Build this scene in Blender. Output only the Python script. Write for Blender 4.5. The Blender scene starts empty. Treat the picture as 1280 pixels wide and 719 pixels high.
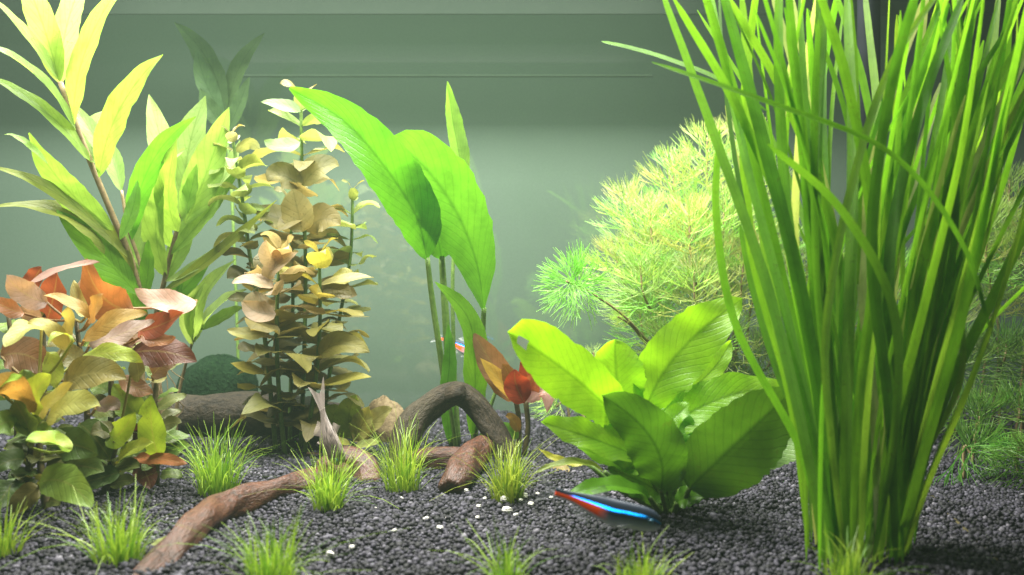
import bpy, math, random
import numpy as np
from mathutils import Vector, Matrix

# ------------------------------------------------------------------ camera, world, lamps, exposure
sc = bpy.context.scene
COL = sc.collection
F, CX, CY = 1108.0, 640.0, 359.5            # focal length and centre, in pixels of a 1280 wide picture
CAMZ = 8.4                                  # cm above the gravel
S = 0.01                                    # the script thinks in centimetres, the scene is in metres

cam_d = bpy.data.cameras.new('camera')
cam = bpy.data.objects.new('camera', cam_d); COL.objects.link(cam)
cam_d.sensor_width = 36.0
cam_d.lens = 36.0 * F / 1280.0
cam_d.clip_start = 0.01; cam_d.clip_end = 50
cam.location = (0, 0, CAMZ * S)
cam.rotation_euler = (math.radians(90), 0, 0)
cam_d.dof.use_dof = True
cam_d.dof.focus_distance = 0.40
cam_d.dof.aperture_fstop = 14.0
sc.camera = cam

world = bpy.data.worlds.new('World'); sc.world = world
world.use_nodes = True
bg = world.node_tree.nodes['Background']
bg.inputs['Color'].default_value = (0.80, 0.92, 0.86, 1)
bg.inputs['Strength'].default_value = 0.07

LAMPX, LAMPD, LAMPZ = -10.0, 46.5, 32.0       # the aquarium's strip lamp above the water
la = bpy.data.lights.new('strip_light', 'AREA')
la.shape = 'RECTANGLE'; la.size = 0.46; la.size_y = 0.018
la.energy = 5.2
la.color = (1.0, 0.985, 0.90)
lo = bpy.data.objects.new('strip_light', la); COL.objects.link(lo)
lo.location = (LAMPX * S, LAMPD * S, LAMPZ * S)

FRONTD, FRONTZ = 33.0, 31.0                  # second strip, added to light the near side of the fish
lb = la.copy(); lb.energy = 3.9
lo2 = bpy.data.objects.new('strip_light', lb); COL.objects.link(lo2)
lo2.location = ((LAMPX - 3) * S, FRONTD * S, FRONTZ * S)

sc.view_settings.view_transform = 'Standard'
sc.view_settings.look = 'None'
sc.view_settings.exposure = 0.0
sc.view_settings.gamma = 1.0
sc.view_settings.use_curve_mapping = False
sc.render.engine = 'CYCLES'
sc.cycles.max_bounces = 10
sc.cycles.transmission_bounces = 8
sc.cycles.transparent_max_bounces = 8
sc.cycles.volume_bounces = 0
sc.cycles.sample_clamp_indirect = 4.0
sc.cycles.use_denoising = True

rnd = random.Random(11)
nrs = np.random.RandomState(7)


# ------------------------------------------------------------------ helpers
def P(px, py, d):
    """a point (cm) on the line of sight through a picture position, at depth d cm from the camera"""
    return Vector(((px - CX) / F * d, d, CAMZ - (py - CY) / F * d))

def ground_d(py):
    return F * CAMZ / (py - CY)

def hexc(h):
    v = [int(h[i:i + 2], 16) / 255 for i in (0, 2, 4)]
    return tuple((c / 12.92 if c <= .04045 else ((c + .055) / 1.055) ** 2.4) for c in v) + (1.0,)

def jit(c, a=.12):
    k = 1 + rnd.uniform(-a, a)
    return (c[0] * k * (1 + rnd.uniform(-a, a) * .6), c[1] * k, c[2] * k * (1 + rnd.uniform(-a, a)), 1)

def mixc(a, b, t):
    return tuple(a[i] * (1 - t) + b[i] * t for i in range(4))

WL = {}                                      # world offset (cm) of a thing's Empty
def thing(name, base, label, cat, group=None):
    o = bpy.data.objects.new(name, None); COL.objects.link(o)
    o.empty_display_size = .01
    o.location = Vector(base) * S
    o['label'] = label; o['category'] = cat
    if group: o['group'] = group
    WL[o.name] = Vector(base)
    return o

def tag(o, label, cat=None, group=None, kind=None):
    o['label'] = label
    if cat: o['category'] = cat
    if group: o['group'] = group
    if kind: o['kind'] = kind
    return o

def link(name, me, parent=None, color=None):
    o = bpy.data.objects.new(name, me); COL.objects.link(o)
    if parent is not None:
        o.parent = parent
        if parent.name in WL:
            o.matrix_parent_inverse = Matrix.Translation(-WL[parent.name] * S)
    if color is not None: o.color = color
    return o

def mesh(name, verts, faces, mat, smooth=True, uvs=None):
    me = bpy.data.meshes.new(name)
    v = np.asarray(verts, dtype=np.float64) * S
    me.from_pydata(v.tolist(), [], faces)
    if smooth:
        me.polygons.foreach_set('use_smooth', [True] * len(me.polygons))
    if uvs is not None:
        lay = me.uv_layers.new(name='uv')
        li = np.empty(len(me.loops), dtype=np.int32); me.loops.foreach_get('vertex_index', li)
        lay.data.foreach_set('uv', np.asarray(uvs, dtype=np.float32)[li].ravel())
    if mat is not None: me.materials.append(mat)
    me.update()
    return me

def bez(pts, n):
    """points on a smooth curve through/over control points (Bezier of any degree)"""
    pts = [Vector(p) for p in pts]
    out = []
    for k in range(n):
        t = k / (n - 1)
        q = list(pts)
        while len(q) > 1:
            q = [q[i].lerp(q[i + 1], t) for i in range(len(q) - 1)]
        out.append(q[0])
    return out

def spline(pts, n):
    """Catmull-Rom through the points"""
    pts = [Vector(p) for p in pts]
    if len(pts) == 2: return [pts[0].lerp(pts[1], k / (n - 1)) for k in range(n)]
    ext = [2 * pts[0] - pts[1]] + pts + [2 * pts[-1] - pts[-2]]
    m = len(pts) - 1; out = []
    for k in range(n):
        s = k / (n - 1) * m; i = min(int(s), m - 1); t = s - i
        a, b, c, d = ext[i:i + 4]
        out.append(.5 * ((2 * b) + (c - a) * t + (2 * a - 5 * b + 4 * c - d) * t * t + (3 * b - a - 3 * c + d) * t ** 3))
    return out

def tube_geo(pts, radii, seg=8, v0=0, cap=True, noise=0, flat=1.0):
    V, Fc, UV = [], [], []
    n = len(pts)
    up = Vector((0, -1, 0)); length = 0
    for i, p in enumerate(pts):
        t = (pts[min(i + 1, n - 1)] - pts[max(i - 1, 0)])
        if t.length < 1e-9: t = Vector((0, 0, 1))
        t.normalize()
        a = up - t * up.dot(t)
        if a.length < 1e-4: a = Vector((1, 0, 0)) - t * t.x
        a.normalize(); b = t.cross(a); up = a
        r = radii[i] if hasattr(radii, '__len__') else radii
        if i: length += (pts[i] - pts[i - 1]).length
        for k in range(seg):
            an = 2 * math.pi * k / seg + math.pi
            rr = r
            if noise:
                rr = r * (1 + noise * (math.sin(3 * an + 2.3 * length) * .5 + math.sin(2 * an - 1.1 * length + 1) * .6
                          + math.sin(5 * an + 1.1 * length + 2) * .35 + math.sin(9 * an + .7 * length) * .18 + rnd.uniform(-.14, .14)))
            V.append(p + a * (rr * math.cos(an)) + b * (rr * flat * math.sin(an)))
            UV.append((k / seg, length))
    for i in range(n - 1):
        for k in range(seg):
            k2 = (k + 1) % seg
            Fc.append((v0 + i * seg + k, v0 + i * seg + k2, v0 + (i + 1) * seg + k2, v0 + (i + 1) * seg + k))
    if cap:
        Fc.append(tuple(v0 + k for k in range(seg))[::-1])
        Fc.append(tuple(v0 + (n - 1) * seg + k for k in range(seg)))
    return V, Fc, UV

def tube(name, pts, radii, mat, parent=None, seg=8, color=None, noise=0):
    V, Fc, UV = tube_geo(pts, radii, seg, noise=noise)
    return link(name, mesh(name, V, Fc, mat, uvs=UV), parent, color)

PROF = {'blunt': (.5, .38), 'lance': (.75, .95), 'ovate': (.55, .75), 'obov': (.95, .5), 'sword': (.7, .85), 'strap': (.30, .22), 'broad': (.5, .6)}
def leaf_geo(pts, w, shape='lance', tilt=20, roll=0, fold=.12, wave=.06, nl=16, nw=6, twist=0, waves=3, petiole=None, hole=None, seed=0):
    """a leaf blade on a centre line (cm); w = full width; tilt: 0 faces the viewer's side, 90 faces up"""
    r = random.Random(seed)
    c = bez(pts, nl) if len(pts) < 4 else spline(pts, nl)
    a, b = PROF[shape]
    mx = (a / (a + b)) ** a * (b / (a + b)) ** b
    ref0 = Vector((math.sin(math.radians(roll)), -math.cos(math.radians(tilt)), math.sin(math.radians(tilt))))
    V, UV, Fc = [], [], []
    ph1, ph2 = r.uniform(0, 6.3), r.uniform(0, 6.3)
    w1, w2 = waves * r.uniform(.8, 1.3), waves * r.uniform(.8, 1.3)
    n1 = [r.uniform(-1, 1) for _ in range(nl + 4)]; n2 = [r.uniform(-1, 1) for _ in range(nl + 4)]
    for i in range(nl):
        v = i / (nl - 1)
        t = (c[min(i + 1, nl - 1)] - c[max(i - 1, 0)]).normalized()
        ref = ref0.copy()
        if twist: ref.rotate(Matrix.Rotation(math.radians(twist) * v, 3, t))
        nrm = ref - t * ref.dot(t)
        if nrm.length < .05: nrm = Vector((0, -.3, 1)) - t * Vector((0, -.3, 1)).dot(t)
        nrm.normalize(); side = t.cross(nrm).normalized()
        ve = min(max(v, 1e-4), 1 - 1e-4)
        hw = .5 * w * (ve ** a) * ((1 - ve) ** b) / mx
        hw = max(hw, .012 * w)
        for k in range(nw + 1):
            u = -1 + 2 * k / nw
            ed = (1 + .05 * (n1[i] if u > 0 else n2[i]) * abs(u))
            off = fold * abs(u) * hw * 1.2 + (wave * w * abs(u) ** 1.5) * (math.sin(w1 * 6.28 * v + ph1) if u > 0 else math.sin(w2 * 6.28 * v + ph2))
            V.append(c[i] + side * (u * hw * ed) + nrm * off); UV.append((k / nw, v))
    for i in range(nl - 1):
        for k in range(nw):
            if hole:
                um, vm = (k + .5) / nw, (i + .5) / (nl - 1)
                if ((um - hole[0]) / hole[2]) ** 2 + ((vm - hole[1]) / hole[3]) ** 2 < 1: continue
            q = i * (nw + 1) + k
            Fc.append((q, q + 1, q + nw + 2, q + nw + 1))
    if petiole:                                # slim leaf stalk to the stem
        pp, pr = petiole
        tv, tf, tuv = tube_geo(pp, pr, 5, len(V), cap=False)
        V += tv; Fc += tf; UV += [(.5, .02)] * len(tv)
    return V, Fc, UV

def leaf(parent, pts, w, mat, color, name='leaf', **k):
    V, Fc, UV = leaf_geo(pts, w, seed=rnd.randrange(10 ** 6), **k)
    return link(name, mesh(name, V, Fc, mat, uvs=UV), parent, color)

def px_leaf(parent, b, c, t, wpx, d, mat, color, dt=None, **k):
    """leaf given in picture positions: base, middle, tip at depths d (base) .. dt (tip)"""
    dt = d if dt is None else dt
    pts = [P(b[0], b[1], d), P(c[0], c[1], (d + dt) / 2), P(t[0], t[1], dt)]
    return leaf(parent, pts, wpx * (d + dt) / 2 / F, mat, color, **k)


# ------------------------------------------------------------------ materials
def new_mat(name):
    m = bpy.data.materials.new(name); m.use_nodes = True
    nt = m.node_tree; nt.nodes.clear()
    out = nt.nodes.new('ShaderNodeOutputMaterial')
    return m, nt, out

def N(nt, typ, **kw):
    n = nt.nodes.new(typ)
    for k, v in kw.items(): setattr(n, k, v)
    return n

def math_n(nt, op, a, b=None, clamp=False):
    n = N(nt, 'ShaderNodeMath', operation=op); n.use_clamp = clamp
    for i, x in enumerate((a, b)):
        if x is None: continue
        if hasattr(x, 'links'): nt.links.new(x, n.inputs[i])
        else: n.inputs[i].default_value = x
    return n.outputs[0]

def mixrgb(nt, mode, fac, a, b):
    n = N(nt, 'ShaderNodeMix', data_type='RGBA', blend_type=mode)
    for s, x in ((n.inputs[0], fac), (n.inputs[6], a), (n.inputs[7], b)):
        if hasattr(x, 'links'): nt.links.new(x, s)
        else: s.default_value = x
    return n.outputs[2]

def ramp(nt, fac, stops):
    n = N(nt, 'ShaderNodeValToRGB'); nt.links.new(fac, n.inputs[0])
    e = n.color_ramp.elements
    while len(e) < len(stops): e.new(.5)
    for el, (p, c) in zip(e, stops): el.position = p; el.color = c
    return n.outputs[0]

def noise_n(nt, vec, scale, detail=3, rough=.6):
    n = N(nt, 'ShaderNodeTexNoise'); n.inputs['Scale'].default_value = scale
    n.inputs['Detail'].default_value = detail; n.inputs['Roughness'].default_value = rough
    if vec is not None: nt.links.new(vec, n.inputs['Vector'])
    return n.outputs['Fac']

def leaf_mat(name, trans=.5, rough=.35, vein=.35, mid=.5, midcol=None, spots=.25, spotcol=(.10, .10, .02, 1), lateral=10, parallel=0, tint=(1.15, 1.1, .6, 1), spec=.5):
    m, nt, out = new_mat(name)
    L = nt.links.new
    oi = N(nt, 'ShaderNodeObjectInfo'); uv = N(nt, 'ShaderNodeUVMap'); uv.uv_map = 'uv'
    sx = N(nt, 'ShaderNodeSeparateXYZ'); L(uv.outputs[0], sx.inputs[0])
    u, v = sx.outputs[0], sx.outputs[1]
    au = math_n(nt, 'ABSOLUTE', math_n(nt, 'SUBTRACT', u, .5))
    tc = N(nt, 'ShaderNodeTexCoord')
    comb = N(nt, 'ShaderNodeVectorMath', operation='ADD'); L(tc.outputs['Object'], comb.inputs[0]); L(oi.outputs['Random'], comb.inputs[1])
    big = noise_n(nt, comb.outputs[0], 90, 3)
    fine = noise_n(nt, comb.outputs[0], 600, 2)
    col = oi.outputs['Color']
    # a leaf's own uneven colour
    var = ramp(nt, big, [(.25, (.62, .66, .55, 1)), (.5, (1, 1, 1, 1)), (.78, (1.28, 1.2, 1.15, 1))])
    col = mixrgb(nt, 'MULTIPLY', .8, col, var)
    sp = math_n(nt, 'MULTIPLY', math_n(nt, 'GREATER_THAN', fine, .62), math_n(nt, 'MULTIPLY', math_n(nt, 'SUBTRACT', big, .42, True), 4, True))
    col = mixrgb(nt, 'MIX', math_n(nt, 'MULTIPLY', sp, spots), col, spotcol)
    height = fine
    if lateral:
        lv = math_n(nt, 'SUBTRACT', math_n(nt, 'MULTIPLY', v, lateral), math_n(nt, 'MULTIPLY', au, lateral * .55))
        lv = math_n(nt, 'ABSOLUTE', math_n(nt, 'SUBTRACT', math_n(nt, 'FRACT', lv), .5))
        lm = math_n(nt, 'SUBTRACT', 1, math_n(nt, 'MULTIPLY', lv, 7), True)
        col = mixrgb(nt, 'MULTIPLY', math_n(nt, 'MULTIPLY', lm, vein), col, (.55, .62, .4, 1))
        height = math_n(nt, 'SUBTRACT', fine, math_n(nt, 'MULTIPLY', lm, .6))
    if parallel:
        pv = math_n(nt, 'ABSOLUTE', math_n(nt, 'SUBTRACT', math_n(nt, 'FRACT', math_n(nt, 'MULTIPLY', u, parallel)), .5))
        pm = math_n(nt, 'SUBTRACT', 1, math_n(nt, 'MULTIPLY', pv, 4), True)
        col = mixrgb(nt, 'MULTIPLY', math_n(nt, 'MULTIPLY', pm, vein), col, (.5, .6, .4, 1))
        height = math_n(nt, 'SUBTRACT', fine, pm)
    mm = math_n(nt, 'SUBTRACT', 1, math_n(nt, 'MULTIPLY', au, 22), True)
    mc = midcol or (.35, .45, .2, 1)
    if midcol: col = mixrgb(nt, 'MIX', math_n(nt, 'MULTIPLY', mm, mid), col, mc)
    else: col = mixrgb(nt, 'MULTIPLY', math_n(nt, 'MULTIPLY', mm, mid), col, mc)
    bmp = N(nt, 'ShaderNodeBump'); bmp.inputs['Strength'].default_value = .25; bmp.inputs['Distance'].default_value = .0006
    L(height, bmp.inputs['Height'])
    pb = N(nt, 'ShaderNodeBsdfPrincipled'); L(col, pb.inputs['Base Color']); pb.inputs['Roughness'].default_value = rough
    pb.inputs['Specular IOR Level'].default_value = spec
    L(bmp.outputs[0], pb.inputs['Normal'])
    tr = N(nt, 'ShaderNodeBsdfTranslucent'); L(mixrgb(nt, 'MULTIPLY', 1, col, tint), tr.inputs['Color'])
    mx = N(nt, 'ShaderNodeMixShader'); mx.inputs[0].default_value = trans
    L(pb.outputs[0], mx.inputs[1]); L(tr.outputs[0], mx.inputs[2]); L(mx.outputs[0], out.inputs[0])
    return m

def plain_mat(name, c1, c2, scale=200, rough=.6, bump=.4, dist=.0008, spec=.4, stretch=None, uvbase=False, extra=None):
    m, nt, out = new_mat(name); L = nt.links.new
    tc = N(nt, 'ShaderNodeTexCoord')
    vec = tc.outputs['Object']
    if stretch:
        mp = N(nt, 'ShaderNodeMapping'); mp.inputs['Scale'].default_value = stretch
        L(tc.outputs['UV'] if uvbase else vec, mp.inputs['Vector']); vec = mp.outputs[0]
    f = noise_n(nt, vec, scale, 5, .65)
    col = ramp(nt, f, [(.3, c1), (.7, c2)])
    if extra:
        f2 = noise_n(nt, tc.outputs['Object'], extra[1], 3)
        col = mixrgb(nt, 'MIX', math_n(nt, 'MULTIPLY', math_n(nt, 'SUBTRACT', f2, .48, True), extra[2], True), col, extra[0])
    b = N(nt, 'ShaderNodeBump'); b.inputs['Strength'].default_value = bump; b.inputs['Distance'].default_value = dist
    L(f, b.inputs['Height'])
    p = N(nt, 'ShaderNodeBsdfPrincipled'); L(col, p.inputs['Base Color']); L(b.outputs[0], p.inputs['Normal'])
    p.inputs['Roughness'].default_value = rough; p.inputs['Specular IOR Level'].default_value = spec
    L(p.outputs[0], out.inputs[0])
    return m

M_WILLOW = leaf_mat('willow_leaf', trans=.62, rough=.45, spec=.3, vein=.3, mid=.45, spots=.35, spotcol=(.12, .30, .01, 1), lateral=9)
M_COPPER = leaf_mat('copper_leaf', trans=.42, rough=.42, vein=.25, mid=.3, midcol=(.4, .35, .12, 1), spots=.3, lateral=8, tint=(1.2, .95, .5, 1), spec=.35)
M_OVAL = leaf_mat('oval_leaf', trans=.45, rough=.5, vein=.2, mid=.35, spots=.35, lateral=6, tint=(1.15, 1.0, .6, 1))
M_SWORD = leaf_mat('sword_leaf', trans=.55, rough=.35, vein=.3, mid=.6, spots=.15, lateral=14, tint=(1.1, 1.15, .4, 1))
M_SHADESWORD = leaf_mat('shaded_sword_leaf', trans=.36, rough=.4, vein=.4, mid=.7, spots=.3, lateral=12, tint=(1.1, 1.1, .4, 1))  # darker, denser copy of the sword leaf for front leaves, shade built in
M_STRAP = leaf_mat('strap_leaf', trans=.68, rough=.45, vein=.7, mid=.35, spots=.3, lateral=0, parallel=7, tint=(1.1, 1.1, .5, 1))

def simple_leafy(name, c_lo, c_hi, trans=.4, rough=.45):
    m, nt, out = new_mat(name); L = nt.links.new
    g = N(nt, 'ShaderNodeNewGeometry'); oi = N(nt, 'ShaderNodeObjectInfo')
    col = ramp(nt, g.outputs['Random Per Island'], [(0, c_lo), (.55, mixc(c_lo, c_hi, .6)), (1, c_hi)])
    col = mixrgb(nt, 'MULTIPLY', 1, col, oi.outputs['Color'])
    p = N(nt, 'ShaderNodeBsdfPrincipled'); L(col, p.inputs['Base Color']); p.inputs['Roughness'].default_value = rough
    t = N(nt, 'ShaderNodeBsdfTranslucent'); L(col, t.inputs['Color'])
    x = N(nt, 'ShaderNodeMixShader'); x.inputs[0].default_value = trans
    L(p.outputs[0], x.inputs[1]); L(t.outputs[0], x.inputs[2]); L(x.outputs[0], out.inputs[0])
    return m
M_GRASS = simple_leafy('hair_grass_blade', (.10, .25, .012, 1), (.42, .58, .05, 1))
M_FEATHER = simple_leafy('feather_needle', (.42, .60, .12, 1), (.80, .93, .46, 1), trans=.62, rough=.35)
M_STEM = plain_mat('stem_skin', (.16, .12, .05, 1), (.33, .24, .13, 1), 400, .5, .2)
M_STEMG = plain_mat('green_stem_skin', (.06, .13, .02, 1), (.16, .26, .05, 1), 400, .5, .2)
M_STEMD = plain_mat('dark_stem_skin', (.035, .03, .012, 1), (.11, .085, .03, 1), 400, .5, .2)
M_WOOD = plain_mat('driftwood', (.014, .005, .004, 1), (.115, .038, .020, 1), 3, .42, .7, .0015, .5, (9, .9, 1), True, ((.15, .062, .028, 1), 40, 2.2))
M_WOODG = plain_mat('grey_driftwood', (.010, .007, .005, 1), (.070, .050, .030, 1), 3, .6, .8, .0018, .3, (9, .9, 1), True, ((.10, .085, .05, 1), 30, 1.6))
M_MOSS = plain_mat('moss', (.003, .013, .006, 1), (.014, .040, .014, 1), 500, .9, 1, .003, .1)
M_STONE = plain_mat('tan_stone', (.14, .095, .05, 1), (.42, .32, .18, 1), 300, .7, .6, .001, .3)
M_WHITE = plain_mat('white_pebble', (.62, .60, .55, 1), (.85, .83, .78, 1), 600, .6, .4, .0005)
M_BLACK = plain_mat('black_plastic', (.004, .006, .010, 1), (.010, .013, .020, 1), 50, .35, .02)
M_PIPE = plain_mat('matt_black_plastic', (.003, .004, .006, 1), (.008, .010, .014, 1), 50, .8, .02, .0003, .08)
M_RIM = plain_mat('rim_plastic', (.075, .112, .088, 1), (.098, .13, .108, 1), 40, .4, .05)

# gravel: each grain its own grey
mg, nt, out = new_mat('dark_gravel')
g = N(nt, 'ShaderNodeNewGeometry'); tc = N(nt, 'ShaderNodeTexCoord')
c = ramp(nt, g.outputs['Random Per Island'], [(0, (.005, .0048, .0068, 1)), (.45, (.016, .0142, .022, 1)), (.8, (.039, .035, .053, 1)), (.95, (.075, .07, .095, 1)), (1, (.16, .15, .18, 1))])
f = noise_n(nt, tc.outputs['Object'], 900, 3)
c = mixrgb(nt, 'MULTIPLY', .7, c, ramp(nt, f, [(.3, (.55, .55, .55, 1)), (.7, (1.3, 1.3, 1.3, 1))]))
p = N(nt, 'ShaderNodeBsdfPrincipled'); nt.links.new(c, p.inputs['Base Color']); p.inputs['Roughness'].default_value = .65; p.inputs['Specular IOR Level'].default_value = .3
nt.links.new(p.outputs[0], out.inputs[0]); M_GRAVEL = mg
M_SOIL = plain_mat('dark_soil', (.008, .008, .009, 1), (.03, .03, .035, 1), 500, .9, .5)

# the back pane: grey-green film behind glass, so it mirrors the plants faintly
mb, nt, out = new_mat('back_glass')
tc = N(nt, 'ShaderNodeTexCoord')
f = noise_n(nt, tc.outputs['Object'], 14, 6, .7); f2 = noise_n(nt, tc.outputs['Object'], 700, 2)
c = mixrgb(nt, 'MIX', f, (.068, .108, .076, 1), (.086, .126, .094, 1))
c = mixrgb(nt, 'MULTIPLY', .25, c, ramp(nt, f2, [(.35, (.8, .8, .8, 1)), (.65, (1.15, 1.15, 1.15, 1))]))
p = N(nt, 'ShaderNodeBsdfPrincipled'); nt.links.new(c, p.inputs['Base Color'])
p.inputs['Roughness'].default_value = .75
p.inputs['Specular IOR Level'].default_value = .2
p.inputs['Coat Weight'].default_value = 1.0; p.inputs['Coat Roughness'].default_value = .03; p.inputs['Coat IOR'].default_value = 2.0
nt.links.new(p.outputs[0], out.inputs[0]); M_BACK = mb


# ------------------------------------------------------------------ the setting
def box(name, x0, x1, y0, y1, z0, z1, mat, parent=None):
    V = [(x, y, z) for x in (x0, x1) for y in (y0, y1) for z in (z0, z1)]
    Fc = [(0, 1, 3, 2), (4, 6, 7, 5), (0, 4, 5, 1), (2, 3, 7, 6), (0, 2, 6, 4), (1, 5, 7, 3)]
    return link(name, mesh(name, V, Fc, mat, smooth=False), parent)

wall = box('back_wall', -62, 62, 60, 60.8, -3, 40, M_BACK)
wall['kind'] = 'structure'; wall['label'] = 'grey green back pane of the aquarium'
rim = box('rim_glare_strip', -62, 62, 59.92, 59.99, 26.9, 29.0, M_RIM, wall)  # tank rim, lowered to paint in the pale lamp reflection band
line = box('pale_strip', -21.5, 9.5, 59.93, 59.985, 22.68, 22.82, plain_mat('pale_strip_skin', (.085, .125, .09, 1), (.12, .165, .125, 1), 60, .7, .1), wall)  # thin strip a little paler than the pane
ground = box('ground', -62, 62, 14, 59.95, -3, -.42, M_SOIL); ground['kind'] = 'structure'

# gravel grains as real geometry
def gravel():
    t = (1 + 5 ** .5) / 2
    ico = np.array([(-1, t, 0), (1, t, 0), (-1, -t, 0), (1, -t, 0), (0, -1, t), (0, 1, t), (0, -1, -t), (0, 1, -t), (t, 0, -1), (t, 0, 1), (-t, 0, -1), (-t, 0, 1)]) / math.sqrt(1 + t * t)
    fc = np.array([(0, 11, 5), (0, 5, 1), (0, 1, 7), (0, 7, 10), (0, 10, 11), (1, 5, 9), (5, 11, 4), (11, 10, 2), (10, 7, 6), (7, 1, 8), (3, 9, 4), (3, 4, 2), (3, 2, 6), (3, 6, 8), (3, 8, 9), (4, 9, 5), (2, 4, 11), (6, 2, 10), (8, 6, 7), (9, 8, 1)])
    pos = []
    d = 21.5
    while d < 59.9:
        step = .15 if d < 38 else .15 + (d - 38) * .0055
        half = d * .60 + 9
        n = int(2 * half / step)
        xs = -half + np.arange(n) * step + nrs.uniform(-.06, .06, n)
        ys = d + nrs.uniform(-.07, .07, n)
        pos.append(np.stack([xs, ys, np.full(n, step)], 1))
        d += step * .9
    pos = np.concatenate(pos)
    n = len(pos)
    x, y, st = pos.T
    z = .16 * np.sin(x * .55 + 1) * np.cos(y * .48) + .06 * np.sin(x * 1.3 + y * .9) + nrs.uniform(-.06, .07, n)
    r = st * np.where(nrs.rand(n) < .12, nrs.uniform(.8, 1.05, n), nrs.uniform(.42, .76, n))
    sc3 = nrs.uniform(.7, 1.2, (n, 3)) * r[:, None]
    q = nrs.normal(size=(n, 4)); q /= np.linalg.norm(q, axis=1)[:, None]
    a, b, c, e = q.T
    R = np.stack([np.stack([1 - 2 * (c * c + e * e), 2 * (b * c - a * e), 2 * (b * e + a * c)], 1),
                  np.stack([2 * (b * c + a * e), 1 - 2 * (b * b + e * e), 2 * (c * e - a * b)], 1),
                  np.stack([2 * (b * e - a * c), 2 * (c * e + a * b), 1 - 2 * (b * b + c * c)], 1)], 1)
    loc = ico[None] * sc3[:, None, :] * nrs.uniform(.8, 1.15, (n, 12, 1))
    V = np.einsum('nij,nkj->nki', R, loc) + np.stack([x, y, z], 1)[:, None, :]
    V = (V.reshape(-1, 3) * S).astype(np.float32)
    Fa = (fc[None] + (np.arange(n) * 12)[:, None, None]).reshape(-1, 3).astype(np.int32)
    me = bpy.data.meshes.new('gravel')
    me.vertices.add(len(V)); me.vertices.foreach_set('co', V.ravel())
    me.loops.add(Fa.size); me.loops.foreach_set('vertex_index', Fa.ravel())
    me.polygons.add(len(Fa)); me.polygons.foreach_set('loop_start', np.arange(0, Fa.size, 3, dtype=np.int32))
    me.materials.append(M_GRAVEL); me.update(calc_edges=True)
    print('gravel grains', n)
    o = link('gravel', me)
    tag(o, 'dark grey aquarium gravel covering the tank floor', kind='stuff')
gravel()

ms, nt, out = new_mat('dimming_flap')
t_ = N(nt, 'ShaderNodeBsdfTransparent'); t_.inputs[0].default_value = (.46, .50, .47, 1); g_ = N(nt, 'ShaderNodeBsdfPrincipled'); g_.inputs['Base Color'].default_value = (.2, .22, .21, 1); x_ = N(nt, 'ShaderNodeMixShader'); x_.inputs[0].default_value = .08
nt.links.new(t_.outputs[0], x_.inputs[1]); nt.links.new(g_.outputs[0], x_.inputs[2]); nt.links.new(x_.outputs[0], out.inputs[0]); M_DIMFLAP = ms
# lamp fittings above the water, with added skirts and flap that shade the back pane
fx = thing('aquarium_lamp', (LAMPX, LAMPD, 33), 'rear strip lamp fitting hung above the water near the back pane', 'lamp')
box('housing', LAMPX - 33, LAMPX + 33, LAMPD - 3, LAMPD + 3, LAMPZ + .4, LAMPZ + 2.4, M_BLACK, fx)
box('rear_light_block', LAMPX - 33, LAMPX + 33, LAMPD + 2.2, LAMPD + 2.5, LAMPZ - .3, LAMPZ + .39, M_BLACK, fx)  # added strip keeping the lamp's mirror image off the back pane
fx2 = thing('aquarium_lamp', (LAMPX, FRONTD, FRONTZ + 1), 'added front strip lamp fitting hung above the water, nearer the viewer', 'lamp')
box('housing', LAMPX - 33, LAMPX + 33, FRONTD - 2, FRONTD + 2, FRONTZ + .4, FRONTZ + 2, M_BLACK, fx2)
box('rear_light_block', LAMPX - 33, LAMPX + 33, FRONTD + 2.01, FRONTD + 2.3, FRONTZ - 1.1, FRONTZ + 2, M_BLACK, fx2)  # added strip cutting off this lamp's light on the upper back pane
hd = thing('shade_flap', (0, 50, 26.0), 'added smoky flap above the view, dimming the top of the back pane', 'light shade')
box('shade_panel', -62, 62, 51.0, 51.4, 27.3, 34.4, M_DIMFLAP, hd)  # unseen panel, placed and tinted to soften the shade line
box('shade_top', -62, 62, 51.0, 60.5, 34.41, 35, M_RIM, hd)


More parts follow.
